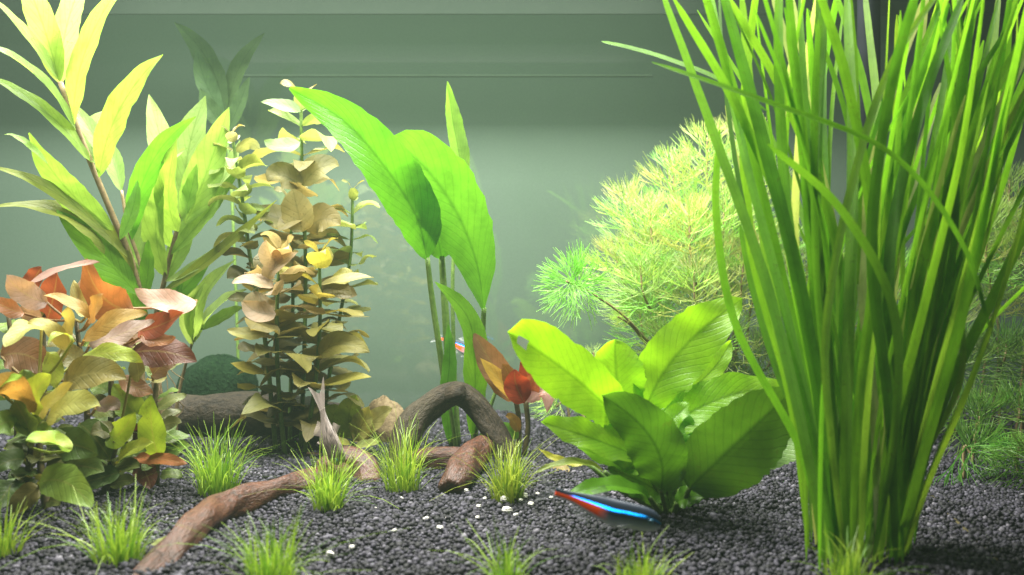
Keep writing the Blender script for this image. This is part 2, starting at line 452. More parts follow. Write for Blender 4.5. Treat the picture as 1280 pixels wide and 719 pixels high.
# ------------------------------------------------------------------ tall willow-leaved plant, far left
C_LIME = (.27, .45, .08, 1); C_PALE = (.36, .51, .15, 1); C_GRN = (.17, .40, .03, 1); C_OLV = (.24, .30, .05, 1)
def willow():
    t = thing('willow_leaf_plant', P(198, 552, 46), 'tall pale green plant with long willow-shaped leaves behind the copper-leaved one', 'plant')
    A = spline([P(200, 556, 45.5), P(188, 430, 45), P(165, 330, 43), (P(140, 268, 42)), P(108, 190, 41), P(75, 102, 40)], 30)
    sa = tube('stem', A, [.19 - .07 * i / 29 for i in range(30)], M_STEM, t)
    B = spline([P(212, 556, 47), P(192, 430, 47), P(207, 345, 46), P(218, 300, 45.5), P(228, 262, 45)], 24)
    sb = tube('stem', B, [.17 - .07 * i / 23 for i in range(24)], M_STEM, t)
    Cc = spline([P(185, 556, 44.5), P(176, 430, 44.5), P(178, 345, 44.5), P(160, 285, 44), P(152, 238, 44)], 24)
    sc_ = tube('stem', Cc, [.14 - .07 * i / 23 for i in range(24)], M_STEM, t)
    D = spline([P(220, 556, 48), P(222, 500, 48), P(240, 430, 48), P(262, 385, 47.5)], 16)
    sd = tube('stem', D, [.11 - .05 * i / 15 for i in range(16)], M_STEM, t)
    W = M_WILLOW
    L = [  # stem, base, mid, tip, width, d, dtip, tilt, colour
        (sa, (74, 100), (35, 35), (-22, -12), 20, 40, 37, 45, C_PALE), (sa, (74, 104), (58, 30), (22, -48), 40, 40, 38, 30, C_PALE),
        (sa, (77, 104), (72, 35), (112, -40), 40, 40, 39.5, 20, C_PALE), (sa, (92, 158), (88, 60), (165, -38), 46, 40.5, 38, 20, C_LIME),
        (sa, (94, 162), (55, 82), (-26, 52), 36, 40.5, 37, 55, C_PALE), (sa, (113, 202), (62, 126), (-26, 92), 30, 41, 38, 50, C_LIME),
        (sa, (122, 205), (104, 170), (130, 138), 36, 41, 43, 10, C_PALE), (sa, (124, 222), (134, 132), (203, 68), 52, 41, 38, 15, C_LIME),
        (sa, (142, 288), (72, 238), (36, 166), 44, 42, 39.5, 20, C_LIME), (sa, (138, 205), (118, 165), (88, 128), 24, 41, 42.5, 40, C_PALE),
        (sa, (160, 322), (82, 228), (-12, 208), 24, 42.5, 39, 40, C_OLV), (sa, (168, 345), (112, 245), (-6, 258), 44, 43, 39.5, 45, C_OLV),
        (sa, (172, 368), (120, 310), (70, 262), 42, 43, 40.5, 30, C_GRN), (sa, (150, 300), (170, 262), (172, 225), 20, 42, 43, 10, C_GRN),
        (sc_, (165, 300), (170, 192), (245, 146), 34, 44, 42, 12, (.13, .36, .02, 1)), (sc_, (152, 240), (142, 190), (128, 176), 26, 44, 46, 20, C_LIME),
        (sb, (226, 280), (206, 190), (186, 118), 40, 45, 46.5, 10, C_PALE), (sb, (229, 275), (226, 190), (257, 120), 50, 45, 45.5, 8, C_PALE),
        (sb, (231, 280), (258, 225), (286, 134), 54, 45, 44, 8, C_LIME), (sb, (222, 290), (200, 250), (222, 172), 44, 45, 42, 15, C_LIME),
        (sb, (208, 346), (180, 285), (212, 186), 40, 46, 43, 14, C_LIME), (sb, (214, 318), (262, 268), (300, 210), 30, 45.5, 44.5, 20, C_LIME),
        (sb, (203, 365), (262, 330), (346, 250), 18, 46, 43, 25, C_OLV), (sb, (206, 352), (255, 335), (302, 286), 20, 46, 44, 30, C_PALE),
        (sc_, (180, 350), (160, 300), (170, 240), 34, 44.5, 45.5, 8, C_LIME), (sc_, (178, 380), (190, 330), (185, 300), 28, 44.5, 43, 8, C_GRN),
        (sd, (244, 426), (236, 372), (296, 324), 34, 48, 45, 40, C_PALE), (sd, (244, 428), (262, 380), (308, 362), 34, 48, 45.5, 50, C_PALE),
        (sd, (240, 432), (226, 385), (258, 352), 30, 48, 46, 10, C_PALE), (sd, (250, 412), (285, 392), (304, 384), 22, 47.5, 46, 30, C_LIME),
        (sc_, (180, 410), (140, 375), (118, 330), 40, 44.5, 43, 20, C_GRN), (sb, (196, 420), (215, 375), (230, 345), 36, 47, 46, 12, C_GRN),
        (sc_, (178, 425), (162, 380), (168, 345), 36, 44.5, 43, 8, C_GRN), (sb, (230, 268), (240, 240), (246, 205), 26, 45, 44, 5, C_LIME),
        (sb, (232, 284), (275, 250), (300, 175), 34, 45.5, 46.5, 15, C_PALE), (sb, (216, 310), (190, 270), (200, 225), 30, 46, 44.5, 10, C_LIME), (sc_, (156, 262), (185, 215), (232, 186), 26, 44, 45, 20, C_PALE),
        (sb, (205, 352), (232, 300), (240, 262), 30, 46, 46.5, 5, C_LIME), (sc_, (172, 330), (140, 320), (112, 300), 22, 44.5, 45, 35, C_OLV), (sb, (200, 385), (240, 360), (268, 310), 24, 46.5, 46, 20, C_GRN),
    ]
    for st, b, m, tp, w, d, dt, tl, c in L:
        px_leaf(st, b, m, tp, w * .88, d, W, jit(c, .1), dt=dt, tilt=tl, roll=rnd.uniform(-20, 20), shape='lance', fold=rnd.uniform(.1, .3), wave=.03, nl=20)
    E = spline([P(300, 524, 57), P(296, 400, 57), P(290, 250, 57), P(281, 140, 57)], 20)  # added rear stem with dull leaves, standing in for a reflection in the pane
    se = tube('stem', E, .1, M_STEMG, t, 6)
    for b, m, tp, w in [((281, 142), (272, 70), (218, 28), 30), ((283, 142), (290, 80), (331, 42), 26), ((280, 146), (252, 105), (246, 60), 24), ((284, 165), (300, 130), (312, 96), 20), ((282, 160), (262, 140), (250, 110), 22)]:
        px_leaf(se, b, m, tp, w, 57, W, jit((.085, .16, .06, 1), .1), dt=56, tilt=5, roll=rnd.uniform(-20, 20), shape='lance', fold=.15, wave=.03, nl=18)
    for b, m, tp in (((60, 205), (25, 165), (6, 168)),):
        px_leaf(sa, b, m, tp, 10, 39.5, W, C_LIME, tilt=60, nl=12)
    for k in range(10):                      # fine water roots on the bare lower stems
        x, y = rnd.uniform(180, 215), rnd.uniform(440, 540)
        pts = spline([P(x, y, 45), P(x + rnd.uniform(-25, 25), y + rnd.uniform(5, 30), 45 + rnd.uniform(-1, 1)), P(x + rnd.uniform(-30, 30), y + rnd.uniform(20, 60), 45)], 8)
        tube('root', pts, .025, M_STEM, sa, 4)
willow()


# ------------------------------------------------------------------ copper-leaved plant
K = dict(pink=(.42, .28, .22, 1), dust=(.34, .235, .18, 1), red=(.24, .06, .03, 1), orange=(.34, .135, .05, 1), amber=(.42, .26, .08, 1), gold=(.42, .40, .11, 1),
         olive=(.19, .17, .05, 1), brown=(.20, .11, .05, 1), maroon=(.13, .045, .025, 1), green=(.22, .34, .06, 1), lime=(.36, .46, .06, 1), dkg=(.11, .18, .04, 1), bright=(.30, .48, .05, 1))
def copper():
    t = thing('copper_leaf_plant', P(70, 640, 33.2), 'bushy plant with copper, red and yellow-green glossy leaves at the far left', 'plant')
    stems = []
    for x0, y0, d0, x1, y1, d1 in [(20, 640, 33, 40, 520, 32), (60, 650, 32.5, 48, 480, 33), (110, 620, 36, 95, 400, 36.5), (140, 615, 37, 140, 385, 38), (70, 610, 37, 55, 370, 38),
                                   (185, 600, 39, 200, 415, 40), (195, 610, 37.5, 190, 500, 37), (20, 600, 38, 10, 390, 38), (130, 620, 36, 152, 525, 35)]:
        pts = spline([P(x0, y0, d0), P((x0 + x1) / 2 + rnd.uniform(-8, 8), (y0 + y1) / 2, (d0 + d1) / 2), P(x1, y1, d1)], 16)
        pts[0].z = min(pts[0].z, .1)
        stems.append((tube('stem', pts, [.16 - .07 * i / 15 for i in range(16)], M_STEMD, t), pts))
    def stalk(p):
        best = min(((q - p).length + (0 if q.z < p.z else .8), i, k) for i, (_, ps) in enumerate(stems) for k, q in enumerate(ps))
        return stems[best[1]][0], stems[best[1]][1][best[2]]
    def add(b, m, tp, w, d, c, dt=None, tl=30, roll=0, shape='ovate', **k):
        dt = d if dt is None else dt
        base = P(b[0], b[1], d)
        st, q = stalk(base)
        mid = base.lerp(q, .5) - Vector((0, 0, .15))
        pet = (spline([q, mid, base], 5), .055)
        return leaf(st, [base, P(m[0], m[1], (d + dt) / 2), P(tp[0], tp[1], dt)], .98 * w * (d + dt) / 2 / F, M_COPPER, jit(K[c], .12), tilt=tl, roll=roll, shape=shape, petiole=pet,
                    fold=k.pop('fold', rnd.uniform(.05, .25)), wave=k.pop('wave', .08), waves=1.6, **k)
    T = [
        ((58, 378), (28, 372), (8, 344), 34, 36, 'dust', 34, 15), ((58, 402), (68, 375), (72, 340), 40, 38, 'red', 37, 5), ((35, 362), (45, 345), (52, 334), 24, 38.5, 'red', 38, 10),
        ((30, 358), (72, 332), (124, 327), 18, 36.5, 'pink', 35, 50), ((168, 388), (122, 388), (106, 324), 52, 37, 'orange', 36, 15), ((128, 394), (108, 380), (104, 345), 30, 37.5, 'pink', 36.8, 10),
        ((116, 398), (92, 372), (55, 369), 18, 34.5, 'amber', 33.5, 45), ((112, 398), (116, 388), (128, 368), 30, 34.5, 'amber', 33.5, 25), ((108, 396), (98, 380), (92, 350), 18, 35, 'gold', 36, 10),
        ((80, 430), (92, 405), (84, 384), 30, 34, 'gold', 33, 25), ((105, 425), (140, 395), (184, 392), 34, 34.5, 'amber', 33.5, 40), ((112, 432), (150, 420), (192, 400), 36, 35, 'dust', 35, 40),
        ((85, 440), (66, 398), (35, 404), 22, 33.5, 'gold', 32.5, 40), ((52, 410), (30, 402), (6, 434), 34, 33.5, 'gold', 32, 35), ((92, 425), (70, 405), (60, 432), 16, 33, 'lime', 32, 50),
        ((246, 376), (208, 388), (168, 361), 36, 36.5, 'pink', 35, 35), ((174, 414), (200, 410), (230, 391), 34, 36.5, 'red', 35, 20), ((178, 420), (200, 432), (220, 422), 22, 36, 'orange', 35, 35),
        ((162, 442), (200, 432), (246, 452), 46, 37, 'maroon', 36, 30), ((150, 430), (175, 415), (200, 405), 30, 37.5, 'dust', 37, 30), ((122, 446), (150, 425), (170, 432), 34, 37, 'brown', 37, 25),
        ((98, 450), (138, 432), (178, 452), 30, 34.5, 'lime', 34, 45), ((168, 440), (176, 470), (172, 478), 22, 34.5, 'olive', 34, 20), ((2, 446), (32, 432), (66, 466), 48, 34.5, 'brown', 34, 25),
        ((30, 392), (10, 388), (-14, 372), 24, 35.5, 'orange', 34.5, 30), ((28, 402), (40, 395), (46, 378), 34, 36.5, 'dust', 36, 15), ((40, 470), (58, 450), (66, 462), 34, 34.8, 'brown', 34, 20),
        ((76, 484), (112, 455), (158, 474), 48, 34, 'olive', 33, 30), ((60, 440), (70, 460), (70, 486), 26, 33.5, 'lime', 33, 10), ((104, 462), (88, 440), (70, 440), 30, 35, 'olive', 35, 30),
        ((36, 516), (30, 484), (-6, 470), 42, 32, 'amber', 30.5, 25), ((42, 520), (36, 488), (64, 468), 38, 32, 'lime', 31, 10), ((47, 522), (62, 500), (90, 478), 26, 32, 'gold', 31, 25),
        ((42, 500), (34, 480), (30, 462), 34, 32.8, 'green', 33, 5), ((-5, 482), (10, 474), (28, 470), 18, 31, 'bright', 30.5, 50), ((56, 528), (88, 492), (124, 508), 40, 32.3, 'gold', 31, 35),
        ((40, 545), (30, 520), (18, 500), 34, 31.5, 'green', 31, 10), ((88, 562), (70, 540), (32, 550), 30, 31.5, 'bright', 30, 45), ((44, 550), (80, 545), (90, 562), 18, 31, 'lime', 30.6, 50),
        ((172, 522), (160, 505), (142, 480), 36, 36.5, 'green', 36.5, 10), ((198, 572), (186, 536), (189, 494), 36, 36.3, 'bright', 35.6, 5), ((136, 546), (148, 552), (168, 516), 34, 34.8, 'bright', 34, 25),
        ((146, 578), (164, 556), (192, 554), 24, 34.6, 'lime', 33.6, 40), ((165, 555), (178, 540), (182, 522), 44, 37, 'maroon', 37, 10), ((168, 572), (198, 572), (234, 580), 20, 36.5, 'orange', 35.4, 45),
        ((170, 575), (186, 590), (188, 612), 28, 37, 'maroon', 36.5, 15), ((48, 604), (85, 588), (114, 634), 46, 31.2, 'green', 29.6, 30), ((60, 560), (90, 548), (122, 568), 46, 33.6, 'dkg', 33, 25),
        ((62, 590), (95, 575), (130, 590), 44, 34, 'dkg', 33.4, 25), ((30, 575), (12, 570), (-10, 590), 34, 31.5, 'dkg', 31, 30), ((20, 600), (10, 610), (-8, 640), 40, 32, 'dkg', 31, 20),
        ((120, 510), (140, 500), (150, 512), 22, 35.5, 'dust', 35, 30), ((20, 530), (6, 520), (-14, 545), 34, 31.3, 'green', 30.6, 20), ((60, 540), (40, 525), (8, 528), 22, 32, 'green', 31.2, 30),
        ((100, 530), (120, 545), (138, 575), 40, 35, 'dkg', 34.6, 15), ((150, 590), (120, 600), (96, 605), 30, 35, 'dkg', 34.6, 30), ((50, 610), (30, 618), (14, 645), 30, 31.6, 'olive', 31, 20),
        ((190, 470), (205, 450), (228, 438), 34, 38.4, 'brown', 38, 20), ((150, 470), (170, 488), (192, 492), 24, 36.5, 'brown', 36, 30), ((10, 500), (2, 480), (-12, 470), 30, 33, 'green', 33, 20),
    ]
    for r in T: add(*r[:6], dt=r[6], tl=r[7], roll=rnd.uniform(-25, 25))
    for st, ps in stems:                     # inner leaves in opposite pairs, shade painted in as darker green low down
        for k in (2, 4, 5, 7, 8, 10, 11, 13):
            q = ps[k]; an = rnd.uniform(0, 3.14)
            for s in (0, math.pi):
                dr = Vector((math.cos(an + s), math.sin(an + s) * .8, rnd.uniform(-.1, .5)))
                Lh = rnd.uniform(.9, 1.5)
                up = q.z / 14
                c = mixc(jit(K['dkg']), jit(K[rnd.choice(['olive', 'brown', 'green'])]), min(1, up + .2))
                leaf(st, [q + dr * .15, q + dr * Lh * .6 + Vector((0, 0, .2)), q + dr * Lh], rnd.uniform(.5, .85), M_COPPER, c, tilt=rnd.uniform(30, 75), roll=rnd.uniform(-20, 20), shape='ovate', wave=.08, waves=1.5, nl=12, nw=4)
copper()


# ------------------------------------------------------------------ bunch of oval-leaved stems
def oval_proto(i):
    r = random.Random(300 + i)
    V, Fc, UV = leaf_geo([(0, 0, 0), (.35, r.uniform(-.08, .08), r.uniform(-.02, .12)), (.7, r.uniform(-.1, .1), r.uniform(-.06, .16)), (1, r.uniform(-.12, .12), r.uniform(-.3, .12))], r.uniform(.46, .78), shape=r.choice(['ovate', 'ovate', 'obov', 'broad']),
                         tilt=90, fold=r.uniform(-.1, .35), wave=r.uniform(.02, .10), waves=r.uniform(.8, 2), twist=r.uniform(-50, 50), nl=12, nw=6, seed=40 + i)
    return mesh('oval_leaf', V, Fc, M_OVAL, uvs=UV)
OVAL = [oval_proto(i) for i in range(12)]
def place(me, parent, q, dr, Lh, color, name='leaf', spin=0):
    x = dr.normalized(); z = Vector((0, 0, 1)) - x * x.z
    z = z.normalized(); y = z.cross(x)
    m = Matrix((x, y, z)).transposed().to_4x4()
    m = Matrix.Translation(q * S) @ m @ Matrix.Rotation(spin, 4, 'X') @ Matrix.Scale(Lh, 4)
    o = link(name, me, parent, color); o.matrix_basis = m
    return o
def oval():
    t = thing('oval_leaf_plant', P(372, 566, 46), 'bunch of upright stems with oval tan, olive and pinkish leaves in pairs', 'plant')
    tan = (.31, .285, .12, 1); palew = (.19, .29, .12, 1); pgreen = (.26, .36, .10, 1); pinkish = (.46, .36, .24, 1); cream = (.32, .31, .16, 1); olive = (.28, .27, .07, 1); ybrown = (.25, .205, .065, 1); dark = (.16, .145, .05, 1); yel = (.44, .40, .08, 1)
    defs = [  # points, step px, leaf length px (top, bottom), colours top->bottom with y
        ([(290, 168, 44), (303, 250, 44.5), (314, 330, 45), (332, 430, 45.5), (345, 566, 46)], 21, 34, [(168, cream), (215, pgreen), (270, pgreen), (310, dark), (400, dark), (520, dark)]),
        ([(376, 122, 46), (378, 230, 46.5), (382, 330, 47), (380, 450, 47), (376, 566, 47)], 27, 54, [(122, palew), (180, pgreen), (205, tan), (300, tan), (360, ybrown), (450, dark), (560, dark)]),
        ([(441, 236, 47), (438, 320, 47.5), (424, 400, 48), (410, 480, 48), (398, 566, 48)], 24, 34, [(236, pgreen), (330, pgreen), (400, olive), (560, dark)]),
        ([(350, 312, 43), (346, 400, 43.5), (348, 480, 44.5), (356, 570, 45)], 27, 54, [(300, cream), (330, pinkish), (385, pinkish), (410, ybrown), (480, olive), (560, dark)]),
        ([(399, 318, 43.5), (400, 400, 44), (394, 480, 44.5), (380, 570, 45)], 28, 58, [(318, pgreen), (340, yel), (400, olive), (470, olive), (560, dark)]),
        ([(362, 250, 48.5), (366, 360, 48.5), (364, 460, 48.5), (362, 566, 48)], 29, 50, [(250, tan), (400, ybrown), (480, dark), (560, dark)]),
    ]
    for pts, step, Lpx, cols in defs:
        w = [P(*p) for p in pts]
        ln = sum(math.dist(pts[i][:2], pts[i + 1][:2]) for i in range(len(pts) - 1))
        n = int(ln / (step * .66))
        sp = spline(w, n * 4 + 1)
        sp[-1].z = -.1
        st = tube('stem', sp, [.08 + .05 * i / len(sp) for i in range(len(sp))], M_STEMG, t, 6)
        an = rnd.uniform(0, .5)
        for k in range(n):
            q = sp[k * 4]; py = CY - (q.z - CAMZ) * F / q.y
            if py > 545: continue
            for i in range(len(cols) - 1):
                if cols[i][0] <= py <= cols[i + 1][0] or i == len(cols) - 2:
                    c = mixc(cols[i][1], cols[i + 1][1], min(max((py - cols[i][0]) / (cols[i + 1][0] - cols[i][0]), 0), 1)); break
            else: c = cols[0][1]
            g = min(1, .45 + .2 * k)
            L0 = 1.05 * Lpx / F * q.y * g
            for s in (0, math.pi):
                if py > 460 and rnd.random() < .15: continue
                a2 = an + s + rnd.uniform(-.25, .25)
                el = (.9 - .25 * k) if k < 3 else rnd.uniform(-.1, .28)
                dr = Vector((math.cos(a2), math.sin(a2) * .9, el))
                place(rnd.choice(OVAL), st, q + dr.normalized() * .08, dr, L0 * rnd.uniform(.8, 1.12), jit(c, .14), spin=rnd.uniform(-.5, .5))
            an += math.pi / 2 + rnd.uniform(-.25, .25)
        last = st
    for b, m, tp, w, d, c, tl in [((398, 446), (420, 418), (462, 440), 34, 44, olive, 35), ((402, 482), (430, 472), (464, 471), 20, 44, yel, 55), ((342, 360), (320, 345), (290, 354), 24, 42.5, pinkish, 50),
                                  ((345, 392), (318, 396), (304, 376), 30, 42.6, pinkish, 30), ((340, 412), (310, 424), (284, 412), 24, 42.8, olive, 45), ((402, 356), (430, 346), (467, 347), 20, 43, tan, 55),
                                  ((398, 366), (415, 352), (440, 372), 34, 44, dark, 35), ((404, 392), (440, 398), (462, 396), 7, 44, tan, 70), ((350, 335), (334, 320), (333, 300), 28, 42.4, pinkish, 15),
                                  ((376, 235), (350, 208), (334, 226), 36, 45.5, tan, 25), ((378, 232), (398, 200), (424, 208), 36, 45.5, tan, 25), ((378, 290), (372, 262), (366, 236), 42, 45, tan, 10),
                                  ((384, 290), (402, 262), (426, 282), 40, 45.5, ybrown, 20), ((374, 276), (340, 276), (318, 258), 34, 45.5, tan, 35), ((376, 140), (355, 130), (326, 128), 20, 45, palew, 35),
                                  ((376, 178), (350, 190), (330, 176), 26, 45, palew, 35), ((330, 466), (310, 462), (288, 454), 18, 44, yel, 50), ((336, 350), (330, 338), (372, 315), 22, 42.6, pinkish, 20)]:
        px_leaf(last, b, m, tp, w, d, M_OVAL, jit(c, .08), dt=d - .6, tilt=tl, roll=rnd.uniform(-15, 15), shape='ovate', fold=.2, wave=.05, waves=1.4, nl=14)
oval()


# ------------------------------------------------------------------ tall sword plant in the middle
def sword():
    t = thing('sword_plant', P(578, 562, 46), 'tall plant with two big bright green arching leaves behind the driftwood arch', 'plant')
    G = (.105, .33, .02, 1); G2 = (.12, .34, .025, 1)
    base = P(578, 562, 46)
    def one(stalk, blade, wpx, col, r=.19, tilt=0, roll=0, **k):
        sp = spline([P(*p) for p in stalk], 16); sp[0].z = -.1
        st = tube('leaf_stalk', sp, [r * (1 - .35 * i / 15) for i in range(16)], M_STEMG, t, 8)
        bl = [P(*p) for p in blade]; dm = sum(p[2] for p in blade) / len(blade)
        o = leaf(st, bl, wpx * dm / F, M_SWORD, col, nl=30, nw=10, tilt=tilt, roll=roll, shape=k.pop('shape', 'sword'), **k)
        return o
    one([(566, 562, 46), (556, 480, 45.6), (541, 380, 45), (534, 322, 44.5)], [(534, 325, 44.5), (520, 270, 43.5), (478, 205, 42), (428, 150, 41), (362, 110, 40)], 68, G, tilt=8, roll=18, fold=.28, wave=.07, waves=1.4)
    one([(592, 560, 46.5), (598, 480, 46), (603, 420, 45.5), (605, 385, 45)], [(605, 388, 45), (596, 330, 44.6), (572, 268, 44), (535, 214, 43.4), (488, 172, 43)], 86, G2, tilt=0, roll=-12, fold=.12, wave=.05, waves=1.4, shape='obov')
    one([(570, 562, 46), (562, 470, 45.8), (556, 380, 45.6), (552, 320, 45.4)], [(552, 324, 45.4), (545, 290, 45), (525, 245, 44.4), (505, 215, 44)], 58, G, tilt=5, roll=30, fold=.3, wave=.04, r=.24)
    one([(574, 562, 46.6), (568, 460, 47), (566, 340, 47.4), (574, 235, 47.6)], [(577, 240, 47.6), (575, 200, 47.6), (566, 150, 47.4), (559, 102, 47)], 25, (.22, .42, .06, 1), r=.13, tilt=0, roll=30, fold=.3, wave=.04)
    one([(590, 562, 45.6), (596, 530, 45.4), (594, 510, 45.2), (590, 490, 45)], [(590, 545, 45.4), (594, 470, 44.8), (586, 400, 44.2), (544, 352, 43.6)], 36, (.20, .46, .03, 1), r=.12, tilt=0, roll=25, fold=.15, wave=.06, twist=25)
    one([(598, 562, 46.2), (606, 530, 46.2), (616, 500, 46.2), (624, 478, 46.2)], [(622, 482, 46.2), (630, 470, 46), (640, 462, 46)], 10, G, r=.13, tilt=20)
    one([(570, 560, 45.4), (566, 530, 45.2), (562, 505, 45), (560, 490, 45)], [(562, 555, 45.4), (558, 500, 45), (562, 450, 45), (560, 405, 45.2)], 20, (.12, .34, .03, 1), r=.12, tilt=0, roll=20)
sword()


# ------------------------------------------------------------------ lime-green broad-leaved plant
def lime():
    t = thing('broad_leaf_plant', P(838, 640, 33), 'low rosette of broad bright lime green leaves behind the neon fish', 'plant')
    A = (.29, .56, .03, 1); B = (.26, .54, .03, 1); Dk = (.085, .21, .018, 1)  # Dk: front leaves with their shade painted into the colour
    root = P(838, 642, 33); root.z = 0
    def one(b, m, tp, w, d, dt, c, tilt=25, roll=0, fold=.18, wave=.075, **k):
        bp = P(b[0], b[1], d)
        pts = spline([root + Vector((rnd.uniform(-.3, .3), rnd.uniform(-.3, .3), 0)), root.lerp(bp, .55) + Vector((0, 0, -.25)), bp], 10)
        st = tube('leaf_stalk', pts, [.14 - .05 * i / 9 for i in range(10)], M_STEMG, t, 6)
        return px_leaf(st, b, m, tp, w, d, M_SHADESWORD if c is Dk else M_SWORD, jit(c, .06), dt=dt, tilt=tilt, roll=roll, fold=fold, wave=wave, shape=k.pop('shape', 'broad'), nl=30, nw=14, **k)
    one((778, 530), (724, 468), (634, 415), 78, 33, 30, A, 30, -10, waves=1.3, hole=(.45, .90, .12, .04), shape='blunt')
    one((778, 524), (768, 470), (769, 424), 70, 33.4, 33.4, A, 30, waves=1.6)
    one((806, 516), (828, 440), (928, 374), 74, 33.4, 34.5, A, 25, 10, wave=.10, waves=2.4)
    one((850, 492), (890, 475), (914, 426), 28, 34.5, 36, A, 25, 10)
    one((822, 545), (890, 486), (980, 484), 56, 33, 33.5, A, 38, 15)
    one((836, 525), (890, 482), (938, 476), 30, 34, 34, (.16, .44, .07, 1), 45)
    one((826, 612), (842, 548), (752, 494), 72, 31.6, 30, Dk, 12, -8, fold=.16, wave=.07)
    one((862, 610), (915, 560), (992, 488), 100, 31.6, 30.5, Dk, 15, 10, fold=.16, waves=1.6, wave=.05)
    one((800, 572), (738, 545), (676, 528), 46, 32.4, 31, (.24, .48, .03, 1), 40, -10)
    one((835, 590), (838, 550), (852, 510), 62, 32.6, 33, (.14, .36, .03, 1), 15)
    one((818, 560), (800, 520), (790, 490), 60, 33.2, 34, B, 20)
    one((826, 560), (850, 520), (880, 500), 56, 33.6, 34.6, B, 35)
    one((812, 622), (772, 592), (706, 622), 28, 31.8, 30, (.16, .42, .02, 1), 55, fold=.2)
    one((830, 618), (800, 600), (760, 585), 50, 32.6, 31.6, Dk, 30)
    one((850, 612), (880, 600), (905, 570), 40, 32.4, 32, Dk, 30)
    one((846, 628), (860, 618), (880, 622), 30, 32, 31.5, (.12, .30, .02, 1), 40)
    one((815, 520), (818, 495), (832, 470), 16, 33.8, 34.2, (.5, .55, .18, 1), 20, shape='lance')
    one((838, 530), (842, 500), (838, 478), 18, 33.8, 34, B, 10, shape='lance')
    one((800, 556), (846, 520), (862, 505), 30, 31.8, 31.4, (.20, .45, .02, 1), 45)
    one((756, 590), (720, 562), (664, 594), 13, 31.4, 30.4, (.32, .40, .06, 1), 60, shape='lance')
    one((735, 580), (700, 582), (672, 560), 12, 33, 33, (.48, .46, .06, 1), 50, shape='lance')
    one((830, 570), (790, 530), (735, 500), 44, 33.4, 32.6, B, 35, -10)
    one((840, 560), (880, 530), (940, 520), 46, 33.2, 33, B, 40, 10)
    one((824, 590), (770, 575), (722, 560), 34, 32.6, 31.6, B, 45, -10)
    one((856, 600), (900, 590), (950, 560), 36, 32.8, 32.4, B, 35, 10)
    one((938, 580), (970, 545), (1036, 520), 60, 35.5, 36, (.26, .42, .14, 1), 25, waves=1.2)
lime()


# ------------------------------------------------------------------ feathery plants
def whorl_mesh(seed, fans=7, spread=.8, flat=.42, rise=.30, thick=1, curl=1):
    r = random.Random(seed)
    V, Fc = [], []
    def seg(a, b, ra, rb):
        V0 = len(V); t = (b - a).normalized()
        e = t.cross(Vector((.3, .5, .8))).normalized(); f = t.cross(e)
        for p, q in ((a, ra), (b, rb)):
            for k in range(3):
                V.append(p + e * (q * math.cos(k * 2.094)) + f * (q * math.sin(k * 2.094)))
        for k in range(3):
            k2 = (k + 1) % 3
            Fc.append((V0 + k, V0 + k2, V0 + 3 + k2, V0 + 3 + k))
    def grow(p, dr, pl, lev, ln):
        bend = dr + Vector((0, 0, .14)) + Vector((r.uniform(-.1, .1), r.uniform(-.1, .1), r.uniform(-.1, .1)))
        q = p + bend.normalized() * ln
        w = thick * (.0115, .0095, .0085, .0075)[lev]
        seg(p, q, w, w * .85)
        if lev == 3:
            e = q + (bend.normalized() + Vector((0, 0, .35 * curl)) + Vector((r.uniform(-.2, .2), r.uniform(-.2, .2), r.uniform(-.2, .2)))).normalized() * ln * .8
            seg(q, e, w * .85, w * .4); return
        for k in range(2):
            a = (k - .5) * (spread / (1 + lev * .35)) + r.uniform(-.12, .12)
            d2 = dr.copy(); d2.rotate(Matrix.Rotation(a, 3, pl))
            d2 += Vector((r.uniform(-flat, flat), r.uniform(-flat, flat), r.uniform(-flat, flat))) * .55 + Vector((0, 0, .10 * curl))
            grow(q, d2.normalized(), pl, lev + 1, (.16, .20, .24)[lev] * r.uniform(.7, 1.25))
    a0 = r.uniform(0, 6.28)
    for i in range(fans):
        a = a0 + i * 6.283 / fans + r.uniform(-.2, .2)
        dr = Vector((math.cos(a), math.sin(a), rise)).normalized()
        grow(Vector((0, 0, 0)), dr, Vector((math.cos(a) * -.35, math.sin(a) * -.35, 1)).normalized(), 0, .22)
    return mesh('needle_whorl', V, Fc, M_FEATHER, smooth=False)
WH = [whorl_mesh(s) for s in range(6)]
WSTAR = whorl_mesh(77, fans=10, spread=.55, flat=.26, rise=.15, thick=1.6, curl=.3)
WTIP = [whorl_mesh(20 + s, fans=8, spread=.6, flat=.3, rise=.7) for s in range(3)]

def feathers(name, base, label, stems, bright=1.0):
    t = thing(name, base, label, 'plant')
    for pts, size, n, frac, c in stems:
        w = [P(*p) for p in pts]
        sp = spline(w, 40)
        st = tube('stem', sp, [.085 - .035 * i / 39 for i in range(40)], M_STEM, t, 5)
        n = max(3, int(n * .85)) if n > 4 else n
        for k in range(n):
            f = 1 - frac * k / n
            i = min(int(f * 39), 38); q = sp[i]
            ax = (sp[i + 1] - sp[i]).normalized()
            me = WSTAR if name == 'feathery_sprig' and len(pts) == 5 else rnd.choice(WTIP) if k < 2 else rnd.choice(WH)
            rot = ax.to_track_quat('Z', 'Y').to_matrix().to_4x4() @ Matrix.Rotation(rnd.uniform(0, 6.28), 4, 'Z')
            s = size * (.62 + .13 * min(k, 3)) * rnd.uniform(.9, 1.15)
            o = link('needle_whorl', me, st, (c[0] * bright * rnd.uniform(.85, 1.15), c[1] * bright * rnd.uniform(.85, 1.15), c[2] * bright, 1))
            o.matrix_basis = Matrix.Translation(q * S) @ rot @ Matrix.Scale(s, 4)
Y1 = (1.0, 1.0, 1.0); Y2 = (.80, .86, .65); Y3 = (.34, .48, .26)  # dimmer tints: shade painted into the low and right-hand whorls
